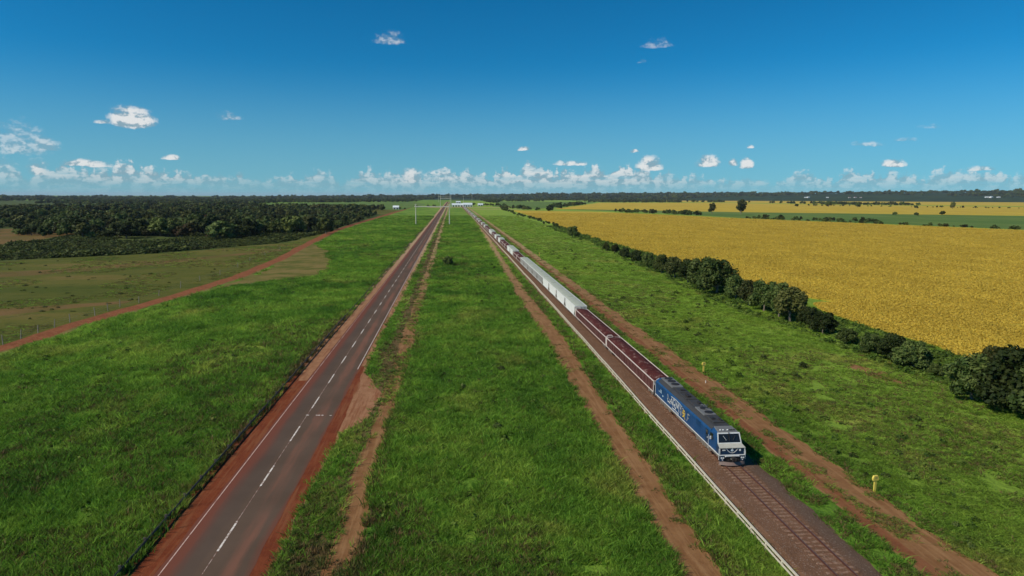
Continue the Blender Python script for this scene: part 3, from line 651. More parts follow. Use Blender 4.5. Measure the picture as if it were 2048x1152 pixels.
NEAR = [make_tree(1, .95, 5200, .036, .14, M_LEAF, 14), make_tree(2, 1.15, 5600, .038, .10, M_LEAF, 15), make_tree(3, .70, 4200, .036, .16, M_LEAF2, 13), make_tree(4, 1.5, 5200, .044, .03, M_LEAF, 12)]
MID = [make_tree(11, 1.0, 1500, .062, .16, M_LEAF, 11, spread=.38), make_tree(12, 1.25, 1600, .068, .12, M_LEAF, 12, spread=.38), make_tree(13, .75, 1200, .060, .2, M_LEAF2, 10, spread=.38), make_tree(14, 1.6, 1500, .075, .03, M_LEAF, 9, spread=.38), make_tree(15, 1.15, 1500, .064, .14, M_LEAFR, 11, spread=.38)]
FAR = [make_tree(21, 1.0, 190, .15, .12, M_LEAF, 7, False, spread=.38), make_tree(22, 1.35, 220, .16, .06, M_LEAF, 8, False, spread=.38), make_tree(23, .7, 150, .14, .22, M_LEAF2, 6, False, spread=.38), make_tree(24, 1.2, 200, .16, .08, M_LEAF2, 7, False, spread=.38)]
TALLFAR = make_tree(25, .45, 150, .11, .5, M_LEAF, 6, False)

def tree(kind, x, y, h, label, name='tree', group=None, wide=1.0, cat='tree', rz=None, z=0.0):
    e = empty(name, (x, y, z), random.uniform(0, 6.28) if rz is None else rz); e.scale = (h * wide, h * wide, h)
    for nm, me in zip(('trunk', 'crown'), kind): link_mesh(nm, me, e)
    return tag(e, label, cat, group)

random.seed(11)
def px_h(px, pb, pt, lean=1.0):
    """ground place and height of something whose foot and top show at these rows"""
    x, y = P(px, pb); d = math.hypot(x, y); _, e = AZEL(px, pt)
    return x, y, CAM_H + d * math.tan(e)
HEDGE = [  # column, foot row, top row, kind, width, label
    (1945, 800, 708, 1, 1.0, 'broad dark tree beside the gap, left of the pair at the right edge'), (2030, 822, 690, 0, 1.15, 'tallest dark tree at the right edge of the picture by the yellow field'), (2100, 842, 715, 1, 1.1, 'dark tree cut by the right edge of the picture'),
    (1986, 772, 690, 2, .9, 'slender tree top rising behind the broad dark tree near right edge'),
    (1742, 708, 664, 3, .9, 'leftmost of the dark bushes in the hedge gap before the large right trees'), (1785, 722, 668, 1, 1.1, 'rounded dark bush in the middle of the right hedge clump'), (1828, 738, 680, 3, .95, 'rightmost wide bush of the clump before the large right trees'),
    (1868, 752, 724, 3, .8, 'small low bush filling the gap beside the broad dark tree'), (1692, 688, 654, 3, .9, 'lone low bush between the tall hedge group and the right clump'),
    (1645, 668, 622, 1, 1.0, 'sloping dark shrub at the right foot of the tall hedge group'), (1618, 652, 612, 3, .8, 'low wide shrub just right of the tall bare stemmed hedge tree'),
    (1580, 645, 572, 2, 1.1, 'olive tree with pale bare stems at the right end of the tall group'), (1558, 634, 566, 0, .9, 'tall dark tree left of the olive tree with pale stems'), (1528, 622, 560, 1, .95, 'wide dark tree in the middle of the tall group below the field spur'), (1497, 612, 558, 2, 1.0, 'olive tree with a pale forked trunk at the hedge foot'),
    (1470, 598, 550, 1, .9, 'rounded tree just right of the biggest hedge crown'), (1432, 588, 517, 1, 1.05, 'biggest round hedge crown, beside the yellow field edge'), (1402, 578, 514, 0, 1.1, 'tall dark crown just left of the biggest hedge crown'),
    (1376, 566, 518, 1, .9, 'hedge tree second to the left of the biggest crown'), (1348, 556, 512, 2, 1.1, 'olive hedge tree with a pale stem left of the big crowns'), (1322, 546, 508, 1, .9, 'broad hedge tree near the middle of the long left run'), (1296, 536, 505, 0, 1.0, 'dark hedge tree in the narrowing left run'),
    (1272, 526, 500, 1, .9, 'low hedge tree fourth from the left end of the run'), (1250, 516, 494, 3, .8, 'wide hedge bush third from the left end of the run'), (1230, 508, 488, 2, 1.0, 'small hedge tree second from the left end of the run'), (1212, 502, 484, 0, .9, 'dark little tree at the left end of the hedge run'),
    (1145, 475, 452, 0, 1.25, 'lone dark tree standing in the green margin left of the hedge run')]
for (cx, fb_, tp, kd, wd, lab) in HEDGE:
    x, y, h = px_h(cx, fb_, tp); tree(NEAR[kd], x, y, h, lab, wide=wd, name='bush' if ' bush' in lab or 'shrub' in lab else 'tree', cat='bush' if ' bush' in lab or 'shrub' in lab else 'tree', group='trees and bushes of the near hedge')
x, y, h = px_h(897, 530, 511); tree(NEAR[3], x, y, h, 'dark bush alone in the grass strip between road and railway', 'bush', wide=.95, cat='bush')
for (cx, fb_, h, lab) in ((1003, 742, .9, 'small weed bush in the grass beside the dirt path bend'), (1605, 735, 1.0, 'small dark weed bush in the meadow below the hedge shrubs'), (995, 858, .8, 'little dark weed bush in the grass strip near the path')):
    x, y = P(cx, fb_); tree(MID[3], x, y, h, lab, 'bush', cat='bush', wide=1.1)
# hedge run far along the meadow edge
rg = np.random.default_rng(31)
for k in range(46):
    t = k / 45; cx = 1132 - 128 * t ** .8; cy = 460 - 41 * t ** .8; x, y = P(cx + rg.uniform(-3, 3), cy)
    tree(MID[int(rg.integers(0, 4))], x + rg.uniform(-4, 4), y, rg.uniform(1.2, 3.2) + 1.2 * t + (4 if k > 40 else 0), 'low bush in the far hedge between meadow and yellow field', 'bush', 'bushes of the far hedge', 1.2, 'bush')
# trees in and between the far fields
SOLO = [(1424, 428, 405, 2, 'lone leafy tree at the far edge of the near yellow field, shorter of the two'), (1482, 429, 398, 2, 'tall ragged tree standing out between the two yellow fields'), (1657, 414, 401, 0, 'round tree alone on the far yellow field boundary'), (1715, 415, 405, 0, 'pointed small tree on the far yellow field boundary'), (1593, 413, 407, 3, 'low dark bush on the far yellow field boundary, left of the round tree'),
        (1905, 418, 403, 2, 'thin tall tree on the far boundary towards the right edge'), (1832, 417, 410, 1, 'dark rounded tree right of middle on the far field boundary'), (1885, 430, 421, 1, 'dark tree in the green strip towards the right edge'), (1790, 430, 423, 3, 'small dark bush in the green strip, left of the strip tree'), (1832, 431, 424, 3, 'small dark bush in the green strip, right of its neighbour'), (1100, 423, 410, 1, 'dark tree at the left tip of the far yellow field'), (1118, 417, 408, 3, 'small dark bush by the left tip of the far yellow field')]
for (cx, fb_, tp, kd, lab) in SOLO:
    x, y, h = px_h(cx, fb_, tp); tree(MID[kd], x, y, h, lab, wide=.85 if kd == 2 else 1.1, name='bush' if 'bush' in lab else 'tree', cat='bush' if 'bush' in lab else 'tree')
def rowtrees(a, b, n, h0, h1, lab, grp, seed, jit=6):
    rg = np.random.default_rng(seed); a = np.array(P(*a)); b = np.array(P(*b))
    for k in range(n):
        q = a + (b - a) * rg.random() + rg.uniform(-jit, jit, 2); tree(FAR[int(rg.integers(0, 4))], q[0], q[1], rg.uniform(h0, h1), lab, 'bush', grp, rg.uniform(1, 1.5), 'bush')
rowtrees((1225, 424), (1400, 431), 34, 4, 8, 'dark bush in the row along the left far edge of the near yellow field', 'left row bushes', 41)
rowtrees((1490, 437), (2060, 461), 70, 1.5, 4, 'low bush in the row between the near yellow field and the green strip', 'green strip row bushes', 42, 3)
rowtrees((1490, 436), (1760, 446), 22, 3, 6, 'low bush in the row between the near yellow field and the green strip', 'green strip row bushes', 43, 4)
rowtrees((1580, 411), (2100, 418), 46, 2, 6, 'small bush in the row between the two far yellow fields', 'far boundary bushes', 44, 8)
rowtrees((1180, 405), (1350, 404), 34, 6, 13, 'small tree in the belt left of the farthest yellow field', 'far belt trees', 45, 30)
rowtrees((1380, 404.5), (1450, 405), 18, 8, 14, 'small tree in the clump on the farthest yellow field', 'farthest field clump', 46, 20)
rowtrees((780, 421), (870, 412), 10, 3, 6, 'small bush along the far track left of the road', 'far track bushes', 47, 8)
rowtrees((1010, 416), (1075, 421), 22, 5, 9, 'small tree in the row at the far end of the meadow', 'meadow end trees', 48, 14)
rowtrees((950, 411), (1005, 412), 16, 5, 9, 'small tree beside the far white sheds', 'shed trees', 49, 10)
# the wood on the left: nearest trees one by one, the rest as a mass
def poisson(poly, n, dmin, seed):
    rg = np.random.default_rng(seed); xs = [q[0] for q in poly]; ys = [q[1] for q in poly]; out = []; cell = {}
    px = rg.uniform(min(xs), max(xs), n); py = rg.uniform(min(ys), max(ys), n); ok = inside(px, py, poly)
    for a, b in zip(px[ok], py[ok]):
        i, j = int(a // dmin), int(b // dmin)
        if any((a - c) ** 2 + (b - d) ** 2 < dmin * dmin for u in (i - 1, i, i + 1) for w_ in (j - 1, j, j + 1) for c, d in cell.get((u, w_), ())): continue
        cell.setdefault((i, j), []).append((a, b)); out.append((a, b))
    return out
CLEAR = poly_px([(185, 434), (310, 430), (305, 421), (185, 424)])
WOOD = poly_px([(-260, 470), (40, 474), (150, 474), (240, 474), (300, 468), (400, 471), (480, 463), (560, 463), (640, 463), (672, 459), (745, 434), (750, 427), (640, 420), (400, 418), (100, 428), (-260, 430)])
pts = sorted(poisson(WOOD, 60000, 8.5, 51), key=lambda q: q[1])
pts = [q for q in pts if float(vnoise2(q[0] * .025, q[1] * .011, 33)) + .25 * float(vnoise2(q[0] * .09, q[1] * .04, 34)) > .53 and not inside(np.array([q[0]]), np.array([q[1]]), CLEAR)[0]]
red = [P(358, 462), P(432, 452), P(612, 455)]
for k, q in enumerate(pts[:270]):
    big = random.random(); kd = 4 if any(math.hypot(q[0] - a, q[1] - b) < 8 for a, b in red) else random.choice((0, 0, 1, 1, 2, 3))
    if kd == 4: lab, grp = 'tree with rusty red foliage in the front of the left wood', 'red trees of the left wood'
    else:
        cx_ = 1024 + F_PX * (CAM_R.transposed() @ Vector((q[0], q[1], -CAM_H))).x / -(CAM_R.transposed() @ Vector((q[0], q[1], -CAM_H))).z
        lab = ('round dark green tree', 'broad dark green tree', 'olive green tree', 'low dark bush')[kd] + (' in the left wood above the tan slope' if cx_ < 200 else ' in the left wood behind the middle of the scrub' if cx_ < 430 else ' in the left wood towards the red dirt road'); grp = lab
    tree(MID[kd], q[0], q[1], random.choice((4.5, 5.5, 7, 8.5, 11)) * random.uniform(.85, 1.15) * (.6 if kd == 3 else 1) * (.75 if q[0] > -200 else 1), lab, group=grp, wide=random.uniform(.9, 1.25))
for k in range(30):
    cx = 150 + 500 * (k + random.uniform(-.3, .3)) / 29; pb = np.interp(cx, [150, 240, 300, 480, 560, 655], [477, 479, 474, 477, 469, 464]) + random.uniform(-5, 2); x, y, h = px_h(cx, pb, pb - random.choice((16, 22, 28, 34, 40)))
    tree(MID[4] if k in (12, 13, 16) else MID[random.choice((0, 1, 1, 2, 3))], x, y, h, 'red tinged tree in the front row between scrub and wood' if k in (12, 13, 16) else 'tree of the foremost row, standing at the upper edge of the scrub', group='red front row trees' if k in (12, 13, 16) else 'foremost row of the left wood', wide=random.uniform(1.0, 1.4))
x, y, h = px_h(652, 468, 433); tree(MID[0], x, y, h, 'rounded dark tree at the corner of the wood beside the red dirt road', wide=.95)
def as_proto(pair, name):
    me = bpy.data.meshes.new(name); t_, c_ = pair; va = [tuple(q.co) for q in t_.vertices]; vb = [tuple(q.co) for q in c_.vertices]
    me.from_pydata(va + vb, [], [tuple(p_.vertices) for p_ in t_.polygons] + [tuple(i + len(va) for i in p_.vertices) for p_ in c_.polygons])
    me.materials.append(M_BARK); me.materials.append(c_.materials[0]); me.polygons.foreach_set('material_index', [0] * len(t_.polygons) + [1] * len(c_.polygons)); me.update()
    return bpy.data.objects.new(name, me)
FP = [as_proto(q, 'far_tree') for q in FAR]
rest = np.array(pts[270:]); rg = np.random.default_rng(52); n = len(rest)
scatter('left_wood', rest[:, 0], rest[:, 1], np.zeros(n), (hs_ := rg.choice((5., 6.5, 8., 11.), n) * rg.uniform(.85, 1.15, n) * np.where(rest[:, 0] > -260, .68, .9)) * 1.15, hs_, FP, 'dense dark wood filling the land behind the front trees on the left', 'wood', 7)
def outside_fields(x, y, polys):
    k = np.ones(len(x), bool)
    for q in polys: k &= ~inside(x, y, poly_px(q))
    return k
x, y, r, rg = polar(26000, 900, 4700, 1.25, R(-42), R(56), 53)
cl = vnoise2(x * .0035, y * .0016, 35) + .35 * vnoise2(x * .012, y * .006, 36)
k = outside_fields(x, y, [F2, F3, F4, F5, F6]) & ~inside(x, y, FIELD1) & (np.abs(x + 5) > 95 + .02 * y) & (cl > np.where(x < -60, .60, .72) - .0001 * np.maximum(0, r - 2500)) & ~((x > -60) & (r < 1500)) & ~((x > 0) & (np.abs(x - .065 * y) < 60) & (y < 2600))
k &= ~inside(x, y, WOOD) & ~((x < 0) & (x > -130) & (y < 1700))
n = k.sum(); s_ = rg.uniform(7, 12.5, len(x))
scatter('far_woods', x[k], y[k], np.zeros(n), s_[k] * 1.25, s_[k], FP, 'distant dark woods scattered over the plain up to the horizon', 'wood', 8)
rgx = np.random.default_rng(54); a = rgx.uniform(R(-46), R(58), 9500); r = 4700 + 2700 * rgx.random(9500) ** .7; x = r * np.sin(a); y = r * np.cos(a)
k = (vnoise2(x * .0022, y * .002, 37) > .17) & outside_fields(x, y, [F4]); x, y, r, a = x[k], y[k], r[k], a[k]; n = len(x); s_ = rgx.uniform(10, 17, n) * np.where(rgx.random(n) < .09, rgx.uniform(1.3, 1.9, n), 1)
scatter('horizon_wood', x, y, ridge_h(a, r), s_ * 1.7, s_, FP + [as_proto(TALLFAR, 'far_tree')], 'dark wooded ridge along the whole horizon', 'wood', 9)

# ------------------------------------------------------------------ guard rails, fence, markers
M_GALV = paint('weathered_steel', (.085, .075, .06), .75, (.10, .055, .03), .5, 1.5); M_CREAM = paint('cream_rail', (.62, .57, .44), .6, (.30, .22, .15), .5, 1.6); M_POST = paint('rail_post', (.50, .46, .34), .7, (.2, .14, .1), .4, 2)
def w_beam(x, z, face, y0, y1, m_, name, parent, gap=0.0):
    mb = MB(); pr = [(0, .12), (.035, .10), (.06, .07), (.06, .045), (.02, .015), (.02, -.015), (.06, -.045), (.06, -.07), (.035, -.10), (0, -.12)]
    pr = pr + [(u - .012, v) for u, v in reversed(pr)]
    ys = ysteps(y0, y1, 4, .02); fx = x(ys) if callable(x) else np.full(len(ys), x); fz = fb(ys * .12, 91) * .05
    mb.loft([[(fx[i] + face * u, ys[i], z + fz[i] + v) for u, v in pr] for i in range(len(ys))], caps=True); mb.build(name, m_, parent)
g1 = empty('guard_rail', (0, 0, 0)); tag(g1, 'dark weathered steel guard rail along the left edge of the road', 'guard rail')
w_beam(GUARD_X, .50, 1, 24, 1200, M_GALV, 'beam', g1)
mb = MB(); mb.box(-.07, .07, -.05, .05, -.1, .72, .01); mb.box(.07, .13, -.04, .04, .50, .74); GP = mb.mesh('post', M_GALV)
for k in range(110): link_mesh('post', GP, g1, (GUARD_X - .14, 24 + 4.0 * k, random.uniform(-.03, .03)))
GX2 = lambda y: 23.8 + fb(y * .06, 93) * .14 + itp(y, [(40, 0), (135, .6), (220, .9), (480, 1.6), (1700, 2.2)])
g2 = empty('guard_rail'); tag(g2, 'low cream guard rail along the near side of the ballast bed', 'guard rail')
def flat_rail(zc, dx, hh, wd, name):
    mb = MB(); ys = ysteps(24, 1600, 3, .02); fx = GX2(ys) + dx; fz = fb(ys * .15, 94) * .05 + zc
    mb.loft([[(fx[i] - wd, ys[i], fz[i] - hh), (fx[i] + wd, ys[i], fz[i] - hh), (fx[i] + wd, ys[i], fz[i] + hh), (fx[i] - wd, ys[i], fz[i] + hh)] for i in range(len(ys))], caps=True); mb.build(name, M_CREAM, g2)
flat_rail(.66, 0, .045, .08, 'top_rail'); flat_rail(.38, -.10, .06, .035, 'lower_rail')
mb = MB(); mb.box(-.07, .07, -.08, .08, -.1, .64, .015); CPM = mb.mesh('post', M_POST)
for k in range(130):
    y = 24 + 2.6 * k; link_mesh('post', CPM, g2, (float(GX2(np.array([y]))[0]) - .06, y, 0))
M_WOOD = paint('fence_wood', (.34, .30, .25), .85, (.12, .09, .07), .5, 2.0); M_WIRE = paint('fence_wire', (.25, .24, .23), .6, (.12, .07, .05), .4)
fe = empty('wire_fence'); tag(fe, 'wire fence on thin wooden posts along the left side of the dirt road', 'fence')
FPX = [(-60, 712), (6, 690), (42, 678), (76, 666), (109, 655), (140, 645), (190, 632), (216, 622), (240, 614), (278, 606), (318, 592), (361, 576), (400, 562), (440, 550), (476, 535), (500, 522), (530, 510), (560, 500)]
fpts = [P(*q) for q in FPX]
mb = MB(); mb.tube([(0, 0, -.2), (.02, .01, .8), (.0, .02, 1.75)], [.085, .08, .07], 7); FM = mb.mesh('fence_post', M_WOOD)
for q in fpts: o = link_mesh('fence_post', FM, fe, (q[0], q[1], 0)); o.rotation_euler = (random.uniform(-.07, .07), random.uniform(-.07, .07), random.uniform(0, 6)); o.scale = (1, 1, random.uniform(.9, 1.15))
for zz in (.5, .95, 1.4):
    mb = MB(); mb.tube([(q[0], q[1], zz) for q in fpts], .012, 4); mb.build('wire', M_WIRE, fe)
M_YEL = paint('yellow_marker', (.72, .58, .10), .6, (.35, .25, .08), .3, 3.0)
def marker(px, pb, lab, h=1.25):
    x, y = P(px, pb); e = empty('marker_post', (x, y, 0), .12); tag(e, lab, 'marker post', 'yellow marker posts by the service track')
    mb = MB(); mb.box(-.12, .12, -.06, .06, -.1, h, .012); mb.build('post', M_YEL, e)
    mb = MB(); mb.prism([(-.27, h - .16), (.27, h - .16), (.31, h + .05), (.20, h + .30), (-.20, h + .30), (-.31, h + .05)], 'y', -.09, .09); hd = mb.build('head', M_YEL, e)
    mb = MB(); mb.prism([(-.13, h + .03), (.13, h + .03), (.10, h + .2), (-.10, h + .2)], 'y', -.098, -.092); mb.build('number_plate', paint('dull_plate', (.42, .36, .12), .6), e)
    o_ = e.children[1]
marker(1749, 983, 'yellow marker post nearest the camera, beside the service track'); marker(1407, 744, 'second yellow marker post, beside the track right of the locomotive'); marker(1079, 512, 'far yellow marker post beside the white hopper cars', 1.5)
M_WHITEP = paint('white_peg', (.75, .73, .68), .6)
for cx, cy, lab in ((1411, 766, 'small white peg on the service track bank below the second marker'), (1968, 752, 'small white peg at the foot of the right trees')):
    x, y = P(cx, cy); mb = MB(); mb.tube([(0, 0, -.1), (.02, 0, .2), (.02, .01, .34)], [.06, .065, .04], 7); mb.disc((.02, .01, .32), (0, 0, 1), .07, .06, 8)
    o = mb.build('white_peg', M_WHITEP, loc=(x, y, 0)); tag(o, lab, 'peg')

# ------------------------------------------------------------------ far poles, sheds, houses
M_CONC = paint('pale_concrete', (.56, .55, .45), .8, (.3, .26, .2), .3, .4)
def gantry(pxa, pxb, pb, ptop, pbeam, lab, over=0.0, grp='pole frames over the road'):
    xa, ya = P(pxa, pb); xb, yb = P(pxb, pb); h = px_h((pxa + pxb) / 2, pb, ptop)[2]; hb = px_h((pxa + pxb) / 2, pb, pbeam)[2]; e = empty('pole_frame', ((xa + xb) / 2, ya, 0)); W = (xb - xa) / 2; tag(e, lab, 'pole frame', grp)
    for s in (-1, 1):
        mb = MB(); mb.tube([(s * W, 0, -.5), (s * W, 0, h * .5), (s * W, 0, h)], [.50, .42, .34], 8); p_ = mb.build('pole', M_CONC, e)
        for q in (.97, .90): mb = MB(); mb.box(s * W - 1.3, s * W + 1.3, -.12, .12, h * q, h * q + .22); mb.build('cross_arm', M_CONC, p_)
    mb = MB(); mb.box(-W - over, W + .6, -.5, .5, hb - .42, hb + .42, .1); mb.build('beam', M_CONC, e)
gantry(832, 899, 449, 408, 413.2, 'nearest tall pole frame with a beam across the road', 1.2)
gantry(881, 902, 417, 390, 396.6, 'second tall pole frame, behind the nearest one over the road')
gantry(877, 900, 404.5, 388.5, 393.5, 'farthest pole frame over the road near the horizon')
for cx, pb, pt, lab in ((927, 407, 391, 'thin far pole right of the white hangar roofs'), (944, 404, 390, 'thin farther pole towards the horizon right of the hangars')):
    x, y, h = px_h(cx, pb, pt); mb = MB(); mb.tube([(0, 0, -.5), (0, 0, h * .5), (0, 0, h)], [.6, .5, .35], 7); mb.box(-2.2, 2.2, -.15, .15, h * .93, h * .95); mb.box(-1.8, 1.8, -.15, .15, h * .86, h * .88); tag(mb.build('utility_pole', M_CONC, loc=(x, y, 0)), lab, 'pole')
M_SHEDW = paint('white_sheet', (.80, .82, .80), .5, (.5, .45, .4), .25, .1); M_SHEDR = paint('pale_roof', (.70, .78, .80), .35, (.45, .42, .4), .3, .1); M_DARK = paint('dark_opening', (.03, .03, .035), .7)
def hangar(pxa, pxb, pb, ptop, depth, lab, arch=True, name='hangar', doors=4, cat='hangar'):
    xa, ya = P(pxa, pb); xb, _ = P(pxb, pb); h = px_h((pxa + pxb) / 2, pb, ptop)[2]; W = xb - xa; e = empty(name, ((xa + xb) / 2, ya, 0)); tag(e, lab, cat); w2 = W / 2
    mb = MB(); mb.box(-w2, w2, 0, depth, 0, h * .55); mb.build('wall', M_SHEDW, e)
    mb = MB(); n = 9
    pr = [(depth / 2 - (depth / 2 + .6) * math.cos(math.pi * i / (n - 1)), h * .55 + .05 + h * .45 * math.sin(math.pi * i / (n - 1))) for i in range(n)] if arch else [(-.8, h * .52), (depth / 2, h), (depth + .8, h * .52), (depth + .8, h * .56), (depth / 2, h + .35), (-.8, h * .56)]
    mb.prism(pr, 'x', -w2 - .5, w2 + .5); rf = mb.build('roof', M_SHEDR, e, smooth=False)
    for i in range(6): x = -w2 + W * (i + .5) / 6; mb = MB(); mb.prism([(u, v + .12) for u, v in pr], 'x', x - .15, x + .15); mb.build('roof_rib', M_SHEDW, rf)
    for i in range(doors): x = -w2 + W * (i + .5) / doors; mb = MB(); mb.box(x - W / doors * .28, x + W / doors * .28, -.12, .3, .02, h * .38); mb.build('door', M_DARK, e)
hangar(904, 926, 413.2, 406.6, 30, 'low white hangar on the left of the two beyond the grass strip', True); hangar(926.5, 944.5, 413.5, 405.8, 40, 'bright white hangar on the right beside the end of the train', True)
hangar(956, 966, 412, 407, 14, 'small white shed right of the hangars', False, 'shed', 2, 'shed'); hangar(786, 797.5, 418.5, 411.5, 9, 'small white shed alone left of the road near the dark trees', False, 'shed', 2, 'shed')
hangar(912, 921, 406, 402.5, 30, 'pale roofed shed behind the left hangar', False, 'shed', 2, 'shed')
def wallstrip(name, pxs, z0, z1, m_, lab, cat):
    mb = MB(); q = [P(*p_) for p_ in pxs]
    for (a, b) in zip(q[:-1], q[1:]): mb.hexa([(a[0], a[1], z0), (b[0], b[1], z0), (b[0], b[1] + 1, z0), (a[0], a[1] + 1, z0), (a[0], a[1], z1), (b[0], b[1], z1), (b[0], b[1] + 1, z1), (a[0], a[1] + 1, z1)])
    return mb
strip('cross_road', np.array([1590., 1640.]), lambda y: np.array([-60., -50.]), lambda y: np.array([150., 170.]), .05, M_SAND)
strip('cross_road', np.array([1380., 1410.]), lambda y: np.array([38., 40.]), lambda y: np.array([128., 150.]), .05, M_SAND)
M_ROOFR = paint('red_roof', (.32, .12, .07), .8, (.2, .1, .08), .3, .1)
random.seed(8)
HOUSES = [(1611, 397.5, 14, 'white'), (1618, 397.2, 20, 'white'), (1655, 396.5, 14, 'white'), (1712, 391, 16, 'pale'), (1722, 391.5, 12, 'pale'), (1975, 391, 18, 'white'), (1985, 391.5, 22, 'white'), (1998, 391, 16, 'white'), (1700, 393, 14, 'pale'), (60, 421, 12, 'pale'), (203, 426, 10, 'pale'), (690, 401, 16, 'white'), (705, 400.5, 20, 'white'), (735, 398.5, 18, 'white'), (480, 404, 14, 'white')]
for k, (cx, cy, wd, c) in enumerate(HOUSES):
    az_, e_ = AZEL(cx, cy); r_ = min(CAM_H / max(1e-4, -math.tan(e_)), 5600) if e_ < 0 else 5600; x, y = r_ * math.sin(az_), r_ * math.cos(az_); z = float(ridge_h(az_, r_)); e = empty('house', (x, y, z), random.uniform(-.5, .5)); wd *= .5 * r_ / 4500; h = wd * .5
    tag(e, 'tiny pale house far off among the woods near the horizon' , 'house', 'houses near the horizon')
    mb = MB(); mb.box(-wd, wd, 0, wd, -2, h); mb.build('wall', M_SHEDW, e); mb = MB(); mb.prism([(-.8, h + .02), (wd / 2, h * 1.5), (wd + .8, h + .02)], 'x', -wd - .8, wd + .8); mb.build('roof', M_SHEDR if c == 'white' else M_ROOFR, e)
    for i in (-1, 0, 1): mb = MB(); mb.box(i * wd * .6 - wd * .12, i * wd * .6 + wd * .12, -.1, .2, h * .3, h * .75); mb.build('window', M_DARK, e)

# ------------------------------------------------------------------ the train
M_BLUE = paint('locomotive_blue', (.005, .052, .155), .42, (.08, .08, .085), .20, .9, .45); M_NAVY = paint('nose_navy', (.006, .030, .075), .4, (.08, .07, .07), .25, .9)
M_LWHITE = paint('livery_white', (.62, .64, .63), .45, (.40, .34, .28), .30, 2.0); M_LCREAM = paint('nose_top_cream', (.44, .44, .38), .5, (.3, .27, .22), .35, 2.0)
M_ROOF = paint('sooty_roof', (.040, .041, .042), .6, (.040, .032, .026), .75, .55); M_ROOFG = paint('grey_hatch', (.15, .155, .155), .55, (.08, .07, .065), .5, 1.2); M_UNDER = paint('underframe_grey', (.16, .14, .115), .75, (.11, .055, .035), .6, 1.4)
M_BLACK = paint('black_iron', (.018, .017, .017), .6, (.06, .035, .025), .4, 2.0); M_YELL = paint('logo_yellow', (.72, .50, .06), .5, (.4, .3, .1), .2, 3.0); M_PALEBLUE = paint('pale_print', (.50, .66, .74), .5, (.2, .3, .4), .3, 4.0)
M_PLOW = paint('plough_grey', (.20, .145, .125), .6, (.12, .06, .04), .5, 1.5); M_WHEEL = paint('wheel_steel', (.055, .038, .03), .55, (.09, .045, .03), .5, 2.5)
def fn_glass(t, bs, pos, out):
    bs.inputs['Base Color'].default_value = (.012, .014, .014, 1); bs.inputs['Roughness'].default_value = .06; bs.inputs['Specular IOR Level'].default_value = .7
M_GLASS = mat('cab_glass', fn_glass)
def fn_lens(t, bs, pos, out): bs.inputs['Base Color'].default_value = (.75, .76, .74, 1); bs.inputs['Roughness'].default_value = .12; bs.inputs['Specular IOR Level'].default_value = .8
M_LENS = mat('lamp_lens', fn_lens)

def ribbon(pts, wd, x, y0, z0, sx, sz):
    """a painted stroke on the near (left) side of a car"""
    mb = MB(); q = [Vector((p_[0] * sx, p_[1] * sz)) for p_ in pts]
    for a, b in zip(q[:-1], q[1:]):
        d = (b - a).normalized() * wd * .35; n_ = Vector((-d.y, d.x)).normalized() * wd / 2; a2 = a - d; b2 = b + d
        mb.quad(*[(x, y0 + c.x, z0 + c.y) for c in (a2 + n_, a2 - n_, b2 - n_, b2 + n_)])
    return mb
def bogie(parent, yc, axles, sp, rw, gauge, sw, m_side):
    b = MB()
    ext = sp * (axles - 1) / 2
    for s in (-1, 1):
        x0, x1 = sorted((s * sw, s * (sw - .14))); b.prism([(yc - ext - .62, .62), (yc - ext - .5, .42), (yc - ext * .55, .30), (yc + ext * .55, .30), (yc + ext + .5, .42), (yc + ext + .62, .62), (yc + ext + .4, .82), (yc, .90), (yc - ext - .4, .82)], 'x', x0, x1)
        for k in range(axles): y = yc - ext + sp * k; b.box(*sorted((s * (sw + .06), s * (sw - .1))), y - .2, y + .2, rw - .19, rw + .19, .03)
        for k in range(axles - 1): y = yc - ext + sp * (k + .5); b.disc((s * (sw - .02), y, .55), (0, 0, 1), .15, .34, 10)
    b.box(-sw + .1, sw - .1, yc - .28, yc + .28, .52, .88, .03)
    bo = b.build('bogie', m_side, parent)
    for k in range(axles):
        y = yc - ext + sp * k; b = MB(); b.disc((0, y, rw), (1, 0, 0), .08, 2 * gauge / 2 - .1, 8)
        for s in (-1, 1): b.disc((s * (gauge / 2 + .02), y, rw), (1, 0, 0), rw, .12, 18); b.disc((s * (gauge / 2 - .05), y, rw), (1, 0, 0), rw + .03, .04, 18); b.disc((s * (gauge / 2 + .09), y, rw), (1, 0, 0), rw * .35, .06, 10)
        b.build('wheelset', M_WHEEL, bo)
def coupler(parent, y, d):
    b = MB(); b.box(-.11, .11, *sorted((y, y + d * .42)), .62, .86, .03); b.box(-.22, .16, *sorted((y + d * .38, y + d * .66)), .56, .92, .05); b.box(.06, .22, *sorted((y + d * .6, y + d * .8)), .58, .9, .04); b.build('coupler', M_BLACK, parent)

L_ = 22.2; HW = 1.30; LOCO_Y = 62.6
loco = empty('locomotive', (TX, LOCO_Y, RT)); tag(loco, 'blue diesel locomotive with white trimmed cab pulling the freight train', 'locomotive')
